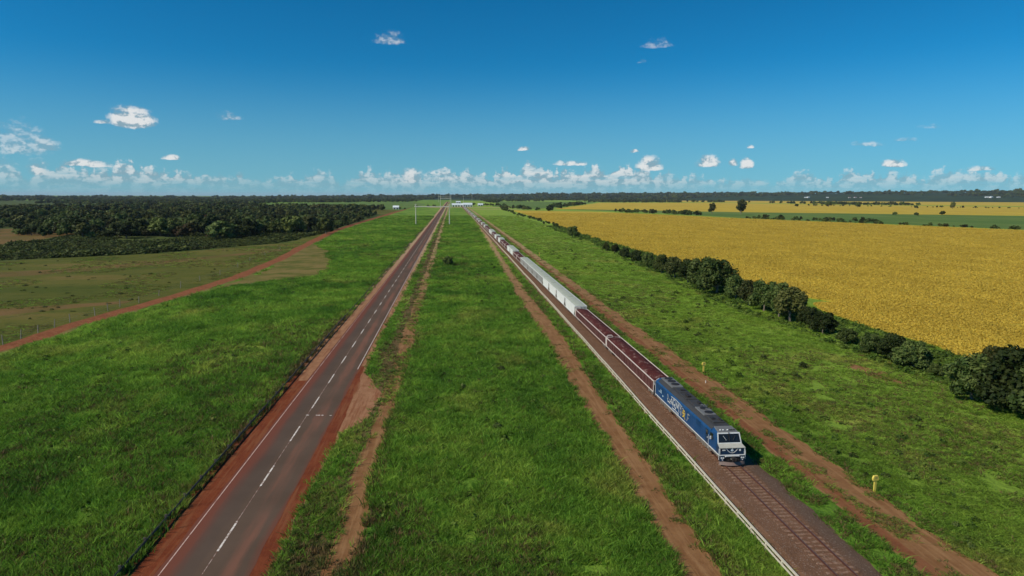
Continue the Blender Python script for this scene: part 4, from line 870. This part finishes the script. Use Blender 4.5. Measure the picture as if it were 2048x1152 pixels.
# body: full width cowl with slanted eaves
sec = lambda y, hw=HW, e=.0: [(-hw, y, .95), (hw, y, .95), (hw, y, 2.72), (hw - .10, y, 2.92), (hw - .46, y, 3.22), (hw - .62, y, 3.27), (-hw + .62, y, 3.27), (-hw + .46, y, 3.22), (-hw + .10, y, 2.92), (-hw, y, 2.72)]
mb = MB(); mb.loft([sec(3.05), sec(L_ - .25), [(x * .97, y + .25, z * .985 + .01) for x, y, z in sec(L_ - .25)]], caps=True); body = mb.build('body', M_BLUE, loco)
mb = MB(); mb.prism([(-HW + .12, 2.935), (-HW + .44, 3.235), (-HW + .60, 3.30), (HW - .60, 3.30), (HW - .44, 3.235), (HW - .12, 2.935), (HW - .45, 3.20), (HW - .60, 3.25), (-HW + .60, 3.25), (-HW + .45, 3.20)], 'y', 3.1, L_ - .75); roof = mb.build('roof', M_ROOF, loco)
for (y0, y1, wd, hh, m_) in ((4.0, 6.3, .62, .16, M_ROOF), (6.5, 9.3, .70, .14, M_ROOFG), (9.6, 12.0, .55, .08, M_ROOF), (12.3, 14.6, .66, .12, M_ROOF), (15.0, 16.8, .5, .10, M_ROOF), (17.2, 21.6, .72, .20, M_ROOFG)):
    mb = MB(); mb.box(-wd, wd, y0, y1, 3.28, 3.30 + hh, .04); mb.build('roof_hatch', m_, roof)
for y in (7.2, 8.6): mb = MB(); mb.disc((.1, y, 3.46), (0, 0, 1), .46, .10, 20); fn_ = mb.build('roof_fan', M_BLACK, roof); mb = MB(); [mb.hexa([(.1 + c * .06 - s * .02, y + s * .06 + c * .02, 3.52), (.1 + c * .44 - s * .05, y + s * .44 + c * .05, 3.52), (.1 + c * .44 + s * .05, y + s * .44 - c * .05, 3.53), (.1 + c * .06 + s * .02, y + s * .06 - c * .02, 3.53), (.1 + c * .06 - s * .02, y + s * .06 + c * .02, 3.54), (.1 + c * .44 - s * .05, y + s * .44 + c * .05, 3.54), (.1 + c * .44 + s * .05, y + s * .44 - c * .05, 3.55), (.1 + c * .06 + s * .02, y + s * .06 - c * .02, 3.55)]) for c, s in [(math.cos(t_ * 1.05), math.sin(t_ * 1.05)) for t_ in range(6)]]; mb.build('fan_blades', M_ROOFG, fn_)
for y in (18.2, 19.6, 20.9): mb = MB(); mb.disc((0, y, 3.53), (0, 0, 1), .5, .10, 20); mb.build('radiator_fan', M_BLACK, roof)
for (x, y, sx, sy, sz) in ((-.1, 13.3, .22, .5, .34), (.3, 10.6, .16, .3, .28), (.15, 15.8, .3, .2, .22), (-.3, 5.0, .2, .25, .3), (.35, 4.6, .12, .4, .26)):
    mb = MB(); mb.box(x - sx, x + sx, y - sy, y + sy, 3.3, 3.32 + sz, .04); mb.build('roof_vent', M_BLACK, roof)
# side details
for s in (-1, 1):
    mb = MB(); mb.box(*sorted((s * (HW - .02), s * (HW + .035))), .6, L_ - .3, .90, .99); mb.build('white_stripe', M_LWHITE, loco)
    mb = MB(); mb.box(*sorted((s * (HW - .30), s * (HW - .06))), .9, L_ - .4, .62, .895, .02); mb.build('side_sill', M_UNDER, loco)
    for y in (5.2, 7.6, 10.0, 12.4, 14.8, 17.2, 19.6): mb = MB(); mb.box(*sorted((s * HW, s * (HW + .012))), y, y + .035, 1.02, 2.70); mb.build('panel_seam', M_BLUE, body)
    for y0, y1, z0, z1 in ((17.6, 19.4, 1.9, 2.6), (20.0, 21.6, 1.9, 2.6), (5.6, 7.2, 2.0, 2.6)):
        g = MB(); g.box(*sorted((s * HW, s * (HW + .02))), y0, y1, z0, z1); gp = g.build('grille', M_BLUE, body); g = MB()
        for q in range(8): zz = z0 + (z1 - z0) * (q + .3) / 8; g.box(*sorted((s * (HW + .021), s * (HW + .03))), y0 + .05, y1 - .05, zz, zz + .025)
        g.build('grille_slats', M_NAVY, gp)
    for y0, y1, z0, z1 in ((3.55, 4.25, 1.05, 2.72),):
        mb = MB(); mb.box(*sorted((s * HW, s * (HW + .02))), y0, y1, z0, z1); d = mb.build('cab_door', M_NAVY, loco); mb = MB(); mb.box(*sorted((s * (HW + .02), s * (HW + .026))), y0 + .12, y1 - .12, 2.0, 2.55); mb.build('door_window', M_GLASS, d); mb = MB(); mb.box(*sorted((s * (HW + .02), s * (HW + .07))), y0 + .06, y0 + .12, 1.7, 1.85); mb.build('handle', M_LWHITE, d)
mb = MB(); mb.box(-1.0, 1.0, 9.0, 14.6, .28, .86, .12); mb.build('fuel_tank', M_UNDER, loco)
mb = MB(); mb.box(-1.1, 1.1, .5, L_ - .2, .80, .92); mb.build('underframe', M_BLACK, loco)
for yc in (5.2, 18.2): bogie(loco, yc, 3, 1.75, .46, GAUGE, 1.16, M_UNDER)
# cab and nose
cabs = lambda y, zt, hw: [(-hw, y, 1.0), (hw, y, 1.0), (hw, y, zt - .35), (hw - .30, y, zt), (-hw + .30, y, zt), (-hw, y, zt - .35)]
mb = MB(); mb.loft([[(-1.26, 1.10, 1.0), (1.26, 1.10, 1.0), (1.20, 1.17, 2.10), (1.08, 1.57, 3.08), (-1.08, 1.57, 3.08), (-1.20, 1.17, 2.10)], [(-HW + .01, 3.06, 1.0), (HW - .01, 3.06, 1.0), (HW - .01, 3.06, 2.70), (HW - .44, 3.06, 3.24), (-HW + .44, 3.06, 3.24), (-HW + .01, 3.06, 2.70)]], caps=True); cab = mb.build('cab', M_BLUE, loco)
def on_front(x, z, off=0.0):
    """point of the raked cab front"""
    t_ = (z - 2.10) / .98; return (x, 1.17 + .40 * t_ - off, z)
mb = MB()
fr = [(-1.21, 2.10, 1.08, 3.10)]
def frame(x0, x1, z0, z1, th, off=.05):
    a = [(x0, z0), (x1, z0), (x1 * .93, z1), (x0 * .93, z1)]; cx, cz = (x0 + x1) / 2, (z0 + z1) / 2
    b = [(x0 + th * 1.1, z0 + th * .9), (x1 - th * 1.1, z0 + th * .9), (x1 * .93 - th, z1 - th * 1.3), (x0 * .93 + th, z1 - th * 1.3)]
    for i in range(4):
        j = (i + 1) % 4; p4 = [a[i], a[j], b[j], b[i]]
        mb.hexa([on_front(u, v, -.02) for u, v in p4] + [on_front(u, v, off) for u, v in p4])
    return b
win = frame(-1.24, 1.24, 2.02, 3.12, .09); mb.build('windshield_frame', M_LWHITE, cab)
mb = MB(); mb.quad(*[on_front(u, v, .012) for u, v in win]); ws = mb.build('windshield', M_GLASS, cab)
mb = MB(); mb.hexa([on_front(u, v, .0) for u, v in ((-.03, 2.14), (.03, 2.14), (.03, 2.95), (-.03, 2.95))] + [on_front(u, v, .03) for u, v in ((-.03, 2.14), (.03, 2.14), (.03, 2.95), (-.03, 2.95))]); mb.build('window_post', M_BLACK, ws)
for s in (-1, 1): mb = MB(); mb.tube([on_front(s * .35, 2.22, .05), on_front(s * .62, 2.62, .05)], .018, 5); mb.build('wiper', M_LWHITE if s < 0 else M_BLACK, ws)
for s in (-1, 1):
    mb = MB(); mb.hexa([(s * 1.30, 2.25, 2.05), (s * 1.30, 2.95, 2.05), (s * 1.24, 2.95, 2.68), (s * 1.17, 2.35, 2.68), (s * 1.345, 2.25, 2.05), (s * 1.355, 2.95, 2.05), (s * 1.345, 2.95, 2.68), (s * 1.27, 2.35, 2.68)]); mb.build('side_window', M_GLASS, cab)
    mb = MB(); mb.box(*sorted((s * 1.36, s * 1.52)), 2.5, 2.6, 2.0, 2.36, .02); mb.build('mirror', M_LWHITE, cab)
mb = MB(); mb.loft([[(-1.05, 1.58, 3.09), (1.05, 1.58, 3.09), (1.0, 1.64, 3.20), (-1.0, 1.64, 3.20)], [(-.95, 3.0, 3.25), (.95, 3.0, 3.25), (.9, 3.0, 3.34), (-.9, 3.0, 3.34)]], caps=True); vis = mb.build('cab_visor', M_ROOFG, cab)
for x in (-.75, -.45, .0, .28, .48, .7): mb = MB(); mb.tube([(x, 2.0, 3.22), (x, 1.85, 3.34)], [.05, .075], 8); mb.build('roof_horn' if x in (.28, .48) else 'roof_lamp', M_BLACK if x > 0 else M_LENS, cab)
NW = 1.30
mb = MB(); mb.loft([[(-NW, .45, .95), (NW, .45, .95), (NW, .45, 1.72), (NW - .06, .50, 1.80), (-NW + .06, .50, 1.80), (-NW, .45, 1.72)], [(-NW, 1.3, .95), (NW, 1.3, .95), (NW, 1.3, 1.92), (NW - .06, 1.32, 2.02), (-NW + .06, 1.32, 2.02), (-NW, 1.3, 1.92)]], caps=True); nose = mb.build('nose', M_NAVY, loco)
mb = MB(); mb.hexa([(-NW - .03, .38, 1.755), (NW + .03, .38, 1.755), (1.22, 1.22, 2.0), (-1.22, 1.22, 2.0), (-NW - .03, .38, 1.815), (NW + .03, .38, 1.815), (1.22, 1.26, 2.065), (-1.22, 1.26, 2.065)]); mb.build('nose_top', M_LCREAM, nose)
def on_nose(pts, wd, name, m_):
    b = MB(); q = [Vector(p_) for p_ in pts]
    for a, c in zip(q[:-1], q[1:]):
        d = (c - a).normalized(); n_ = Vector((-d.y, d.x)) * wd / 2; a2 = a - d * wd * .3; c2 = c + d * wd * .3
        u = [a2 + n_, a2 - n_, c2 - n_, c2 + n_]; b.hexa([(t_.x, .452, t_.y) for t_ in u] + [(t_.x, .425, t_.y) for t_ in u])
    b.build(name, m_, nose)
on_nose([(-.62, 1.75), (-.52, 1.58), (-.36, 1.38), (-.18, 1.24), (0, 1.19), (.18, 1.24), (.36, 1.38), (.52, 1.58), (.62, 1.75)], .075, 'nose_chevron', M_LWHITE)
b = MB(); b.tube([(0, .452, 1.50), (0, .418, 1.50)], .14, 12); em = b.build('nose_emblem', M_PALEBLUE, nose); em.scale = (1, 1, 1)
b = MB(); b.box(-.05, .05, .40, .417, 1.34, 1.66); b.build('emblem_bar', M_LWHITE, em)
b = MB(); b.box(-1.02, -.70, .425, .452, 1.46, 1.60); b.build('number_board', M_LWHITE, nose)
b = MB(); b.box(.72, .90, .425, .452, 1.40, 1.66, .02); b.build('nose_lamp', M_LENS, nose)
for s in (-1, 1):
    b = MB(); b.box(*sorted((s * 1.24, s * 1.31)), .40, .452, .98, 1.74); b.build('corner_stripe', M_LWHITE, nose)
    b = MB(); b.tube([(s * 1.36, .42, .5), (s * 1.36, .40, 1.2), (s * 1.34, .46, 1.72)], .028, 6); b.build('handrail', M_LWHITE, loco)
    b = MB(); b.tube([(s * 1.40, 3.2, .7), (s * 1.40, 3.2, 2.3)], .022, 6); b.build('handrail', M_LWHITE, loco)
b = MB(); b.box(-1.33, 1.33, .36, .452, .92, 1.0, .01); b.build('white_stripe', M_LWHITE, nose)
b = MB(); b.hexa([(-.75, .30, .80), (.75, .30, .80), (.75, .45, .80), (-.75, .45, .80), (-.70, .24, .90), (.70, .24, .90), (.75, .45, .91), (-.75, .45, .91)]); b.build('buffer_shelf', M_LWHITE, loco)
b = MB(); b.box(-1.28, 1.28, .38, .72, .28, .915, .05); pil = b.build('pilot', M_BLACK, loco)
for s in (-1, 1):
    b = MB(); b.box(*sorted((s * .84, s * 1.26)), .30, .40, .40, .86, .04); hb = b.build('light_cluster', M_NAVY, pil)
    for dx, z, r in ((.94, .72, .085), (1.13, .72, .085), (1.03, .52, .06)): b = MB(); b.disc((s * dx, .30, z), (0, 1, 0), r, .05, 12); b.build('headlight', M_LENS, hb)
b = MB(); b.box(-.16, -.02, .355, .385, .50, .76, .02); b.build('brake_plate', M_LCREAM, pil)
for x in (-.45, -.3, .38, .55): b = MB(); b.tube([(x, .36, .72), (x + .02, .22, .5), (x + .06, .28, .3)], .03, 6); b.build('air_hose', M_BLACK, pil)
coupler(loco, .4, -1)
b = MB(); n = 13
rb = []; rt = []
for i in range(n): t_ = -1 + 2 * i / (n - 1); rb.append((t_ * 1.34, -.10 + .46 * t_ * t_, .04)); rt.append((t_ * 1.30, .10 + .34 * t_ * t_, .36))
b.loft([rb, rt, [(x, y + .05, z) for x, y, z in rt], [(x, y + .05, z) for x, y, z in rb], rb], closed=False); b.build('snow_plough', M_PLOW, loco)
b = MB(); b.tube([(x, y - .015, z + .33) for x, y, z in [(q[0] * .985, q[1] + .19 - .14 * 0, q[2]) for q in rb]], .022, 5); b.build('plough_rim', M_BLACK, loco)
coupler(loco, L_ - .05, 1)
# side lettering and sprayed letters
XL = -HW - .014
def stroke(pts, wd, m_, name='sprayed_letter', y0=9.0, z0=1.25, sx=1.0, sz=1.0): return ribbon(pts, wd, XL, y0, z0, sx, sz).build(name, m_, body)
# letters run from the rear (large y) towards the cab
def gl(pts, y0, w_=.12, m_=M_LWHITE, hgt=1.05): stroke([(-a, b * hgt) for a, b in pts], w_, m_, y0=y0, z0=1.35)
gl([(0, 1.1), (.25, .7), (-.05, .45), (.2, .1), (.55, .35), (.75, .05), (1.0, .55), (.6, .8), (1.3, .2)], 17.0)
gl([(0, .35), (.45, 1.05), (.9, .25), (.3, .5), (.85, .65)], 15.9)
gl([(0, .15), (.1, 1.1), (.75, 1.12), (.85, .55), (.2, .5), (.95, .1)], 14.9)
gl([(0, .1), (.35, 1.15), (.6, .35), (.95, 1.15), (1.2, .1)], 13.9)
gl([(0, 1.1), (.4, .6), (.95, 1.15), (.45, .6), (.5, 0)], 12.5, .14)
gl([(-.2, 1.22), (1.6, 1.32), (3.2, 1.22), (4.3, .95)], 15.4, .10); gl([(0, -.12), (1.2, -.08), (2.4, -.16)], 15.2, .13)
gl([(0, .5), (.35, .95), (.8, .8), (.75, .35), (.25, .25), (.1, .6), (.5, .55)], 11.5, .17, M_YELL); gl([(.0, .05), (.6, .15), (.9, -.05)], 11.5, .12, M_YELL)
gl([(0, 0), (.3, .6), (.2, .95), (.75, .9)], 10.0, .09, M_LCREAM); gl([(.1, .5), (.6, .45)], 10.0, .07, M_LCREAM)
for k, wd in enumerate((1.5, 1.7, 1.2)): b = MB(); [b.quad((XL, y, 2.12 - k * .17), (XL, y + .16, 2.12 - k * .17), (XL, y + .16, 2.22 - k * .17), (XL, y, 2.22 - k * .17)) for y in np.arange(20.0 - wd / 2, 20.0 + wd / 2, .21)]; b.build('small_lettering', M_PALEBLUE, body)
b = MB(); b.quad((XL, 18.7, 1.5), (XL, 19.05, 1.5), (XL, 19.05, 1.68), (XL, 18.7, 1.68)); b.build('number_plate', M_PALEBLUE, body)
b = MB(); b.box(-HW - .03, -HW, 22.3, 22.45, 2.1, 2.5, .01); b.build('tail_lamp', M_LENS, loco)
for s in (-1, 1): b = MB(); b.tube([(s * 1.25, L_ + .03, .6), (s * 1.25, L_ + .06, 2.0), (s * 1.12, L_ + .04, 2.95), (s * .8, L_ + .03, 3.2)], .035, 6); b.build('end_handrail', M_LWHITE, loco)

for o in [q for q in bpy.data.objects if q.type == 'MESH' and (q.parent == loco or (q.parent and q.parent.parent == loco))]:
    for v_ in o.data.vertices:
        if v_.co.z > .95: v_.co.z = .95 + (v_.co.z - .95) * .89
# wagons
M_BROWN = paint('oxide_brown', (.085, .024, .020), .65, (.20, .12, .10), .30, .7); M_TRIM = paint('wagon_trim', (.70, .62, .56), .6, (.35, .2, .15), .35, 2.0)
def fn_load(t, bs, pos, out):
    n = t.noise(pos, .7, 6, .7); c = t.mix(t.ss(n, .35, .62), (.050, .014, .012), (.085, .024, .021)); c = t.mix(t.ss(t.noise(t.scl(pos, (1, .5, 1)), 1.6, 6, .75), .53, .66, 0, .75), c, (.26, .17, .145))
    t.put(bs.inputs['Base Color'], c); bs.inputs['Roughness'].default_value = .8; bump(t, bs, n, .5, .2)
M_LOAD = mat('maroon_cover', fn_load)
M_HOPW = paint('hopper_white', (.72, .74, .70), .55, (.38, .30, .24), .30, .8); M_HOPR = paint('hopper_roof', (.40, .43, .34), .6, (.36, .32, .24), .4, .8); M_PINK = paint('faded_cover', (.50, .33, .30), .7, (.3, .15, .12), .4, .6)
M_SHADEBOX = paint('hopper_painted_shade', (.11, .10, .085), .7, (.07, .05, .04), .4, 1.0)  # dark colour standing in for shade between ribs and at wagon ends

def gondola(Lc, detail=2):
    e = empty('gondola_wagon'); hw = 1.27
    b = MB(); b.box(-hw, hw, .35, Lc - .35, .92, 2.30); b.build('body', M_BROWN, e)
    b = MB(); n = max(6, int(Lc / 1.2)); prof = [(-1, 0), (-.8, .20), (-.4, .40), (0, .46), (.4, .40), (.8, .20), (1, 0)]; rings = []
    for i in range(n + 1):
        y = .38 + (Lc - .76) * i / n; k = min(1, .35 + min(i, n - i) * .4); rings.append([(u * (hw - .06), y + random.uniform(-.1, .1) * (0 < i < n), 2.28 + v * k + (random.uniform(-.07, .07) if abs(u) < 1 else 0)) for u, v in prof])
    b.loft(rings, closed=False); cov = b.build('load_cover', M_LOAD, e, smooth=True)
    b = MB(); b.quad(*[(x, .37, z) for x, z in ((-hw + .06, 2.28), (hw - .06, 2.28), (0, 2.5))]); b.quad(*[(x, Lc - .37, z) for x, z in ((-hw + .06, 2.28), (hw - .06, 2.28), (0, 2.5))]); b.build('cover_end', M_LOAD, cov)
    if detail:
        for s in (-1, 1):
            b = MB(); b.box(*sorted((s * (hw - .05), s * (hw + .05))), .30, Lc - .30, 2.27, 2.36); b.build('top_rail', M_TRIM, e)
            b = MB(); b.box(*sorted((s * (hw - .04), s * (hw + .05))), .30, Lc - .30, .84, .94); b.build('bottom_rail', M_TRIM, e)
            m = int(Lc / 1.5)
            for k in range(1, m): y = Lc * k / m; b = MB(); b.box(*sorted((s * hw, s * (hw + .055))), y - .05, y + .05, .95, 2.26); b.build('side_rib', M_BROWN, e)
        for y in (.33, Lc - .33):
            b = MB()
            for s in (-1, 1): b.box(*sorted((s * (hw - .04), s * (hw + .04))), y - .05, y + .05, .95, 2.26)
            b.box(-hw, hw, y - .05, y + .05, 2.275, 2.355); b.build('end_frame', M_TRIM, e)
        b = MB()
        for s in (-1,): b.tube([(s * (hw + .02), Lc - .2, .9), (s * (hw + .02), Lc - .2, 2.5), (s * (hw - .25), Lc - .2, 2.78), (-.35, Lc - .2, 2.80), (-.2, Lc - .2, 2.5)], .04, 6); b.tube([(s * (hw + .02), Lc - .55, .9), (s * (hw + .02), Lc - .55, 2.5), (s * (hw - .25), Lc - .55, 2.78), (-.35, Lc - .55, 2.80), (-.2, Lc - .55, 2.5)], .04, 6)
        for q in range(8): z = 1.0 + q * .2; b.tube([(-hw - .02, Lc - .2, z), (-hw - .02, Lc - .55, z)], .025, 5)
        b.build('ladder', M_TRIM, e)
    b = MB(); b.box(-.9, .9, .3, Lc - .3, .70, .915); b.build('underframe', M_BLACK, e)
    for yc in (2.2, Lc - 2.2): bogie(e, yc, 2, 1.65, .42, GAUGE, 1.06, M_UNDER)
    if detail: coupler(e, .35, -1)
    return e
def hopper(Lc, shade_bays=False):
    e = empty('hopper_wagon'); hw = 1.30; z0, z1, z2 = .95, 2.80, 3.06
    b = MB(); b.loft([[(-hw, y, z0), (hw, y, z0), (hw, y, z1), (hw - .18, y, z1 + .14), (-hw + .18, y, z1 + .14), (-hw, y, z1)] for y in (.30, Lc - .30)], caps=True); body_ = b.build('body', M_SHADEBOX if shade_bays else M_HOPW, e)  # ribbed kind: flat sides coloured dark as the shade between ribs
    n = 4; s0 = (Lc - .5) / n
    for k in range(n):
        b = MB(); y0 = .25 + k * s0 + .10; y1 = y0 + s0 - .20; b.loft([[(-hw + .02, y, z1 + .10), (-hw * .45, y, z2), (hw * .45, y, z2), (hw - .02, y, z1 + .10)] for y in (y0, y1)], caps=True); b.build('roof_panel', M_HOPR, e)
    for s in (-1, 1):
        b = MB(); b.box(*sorted((s * (hw - .08), s * (hw + .05))), .2, Lc - .2, z1 + .0, z1 + .13); b.build('top_rail', M_HOPW, e); b = MB(); b.box(*sorted((s * (hw - .05), s * (hw + .05))), .2, Lc - .2, z0 - .12, z0 + .03); b.build('bottom_rail', M_HOPW, e)
        m = 9 if shade_bays else 7
        for k in range(m + 1):
            y = .35 + (Lc - .7) * k / m; b = MB(); b.box(*sorted((s * hw, s * (hw + (.04 if shade_bays else .03)))), y - (.11 if shade_bays else .035), y + (.11 if shade_bays else .035), z0 + .03, z1); b.build('side_rib', M_HOPW, e)
    for ya, yb in ((.2, 1.35), (Lc - .2, Lc - 1.35)):
        for s in (-1, 1):
            b = MB(); xa, xb = sorted((s * (hw + .05), s * (hw - .02))); b.prism([(ya, .98), (yb, .98), (ya, 2.1)], 'x', xa, xb); b.build('end_notch_shade', M_SHADEBOX, e)  # raised dark panel that paints the shade of an open notch
            b = MB(); b.box(*sorted((s * (hw + .035), s * (hw - .02))), *sorted((ya, ya + (.30 if yb > ya else -.30))), 2.05, 2.79); b.build('end_gap_shade', M_SHADEBOX, e)  # dark strip painted as the shaded gap between wagons
    for yy in (.27, Lc - .27):
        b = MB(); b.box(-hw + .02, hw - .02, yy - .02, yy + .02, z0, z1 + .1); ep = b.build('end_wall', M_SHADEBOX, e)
        for k in range(9): x = -hw + .08 + (2 * hw - .16) * k / 8; b = MB(); b.box(x - .055, x + .055, yy - .10, yy + .10, z0, z1 + .06); b.build('end_slat', M_HOPW, ep)
        b = MB(); b.box(-hw, hw, yy - .12, yy + .12, z1 + .04, z1 + .15); b.build('end_beam', M_HOPW, ep)
    b = MB(); b.box(-.9, .9, .2, Lc - .2, .68, .83); b.build('underframe', M_BLACK, e)
    for k in (-1, 0, 1): yc = Lc / 2 + k * 1.9; b = MB(); b.loft([[(-.9, yc - .8, .68), (.9, yc - .8, .68), (.9, yc + .8, .68), (-.9, yc + .8, .68)], [(-.3, yc - .3, .22), (.3, yc - .3, .22), (.3, yc + .3, .22), (-.3, yc + .3, .22)]], caps=True); b.build('discharge_chute', M_BLACK, e)
    for yc in (2.0, Lc - 2.0): bogie(e, yc, 2, 1.6, .42, GAUGE, 1.06, M_UNDER)
    return e
ORD = ['first', 'second', 'third', 'fourth', 'fifth', 'sixth', 'seventh', 'eighth', 'ninth', 'tenth']
def put(e, y, lab, grp, cat='wagon'): e.location = (TX, y, RT); return tag(e, lab, cat, grp)
random.seed(21)
Y = LOCO_Y + L_ + .55
WB = 113.7; WC = 143.6; WD_ = P(1092, 568, 1.4)[1]; WE = P(1053, 525, 1.4)[1]
put(gondola(WB - Y), Y, 'long brown gondola wagon with pale rims coupled right behind the locomotive', 'brown gondola wagons near the locomotive'); put(gondola(WC - WB - .1), WB, 'second long brown gondola wagon, before the first white hopper', 'brown gondola wagons near the locomotive')
h0 = hopper((WD_ - WC) / 4 - .05); first = True
for k in range(4):
    e = h0 if first else copy_tree(h0); first = False; put(e, WC + k * (WD_ - WC) / 4, '%s smooth sided white hopper wagon counted from the locomotive' % ORD[k], 'white hopper wagons')
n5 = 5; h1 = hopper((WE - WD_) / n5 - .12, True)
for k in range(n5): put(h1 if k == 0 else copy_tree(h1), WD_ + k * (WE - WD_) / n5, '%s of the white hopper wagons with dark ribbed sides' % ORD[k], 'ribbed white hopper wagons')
y = WE; gd = gondola(15.6, 1); hp = hopper(15.6); used = {'g': False, 'h': False}
seq = 'bbhhbbbhbhbbhhb' + 'bbbhbbhbbbhbbhb' * 5
k = 0
while y < 1640 and k < len(seq):
    c = seq[k]; src = gd if c == 'b' else hp; kk = 'g' if c == 'b' else 'h'; e = src if not used[kk] else copy_tree(src); used[kk] = True
    if k < 8: nth = sum(1 for q in seq[:k + 1] if q == c); lab = ('%s short brown gondola wagon beyond the ribbed hoppers' if c == 'b' else '%s white hopper wagon beyond the ribbed hoppers') % ORD[nth - 1]; grp = 'middle wagons of the train'
    elif c == 'b': lab, grp = 'brown gondola wagon far back in the train', 'far brown wagons'
    else: lab, grp = 'white hopper wagon far back in the train', 'far white wagons'
    put(e, y, lab, grp); y += 16.2; k += 1

# ------------------------------------------------------------------ the air
hz = bpy.data.materials.new('air'); hz.use_nodes = True; t = NT(hz.node_tree)
pv = t.n('ShaderNodeVolumePrincipled'); pv.inputs['Color'].default_value = (.72, .86, 1.0, 1); pv.inputs['Density'].default_value = 2.4e-5; pv.inputs['Anisotropy'].default_value = 0.0
t.n('ShaderNodeOutputMaterial', ins={'Volume': pv.outputs[0]})
mb = MB(); mb.box(-27000, 27000, -4000, 41000, -2, 125); hb = mb.build('haze', hz); tag(hb, 'thin blue haze in the air over the plain', 'haze', kind='stuff')
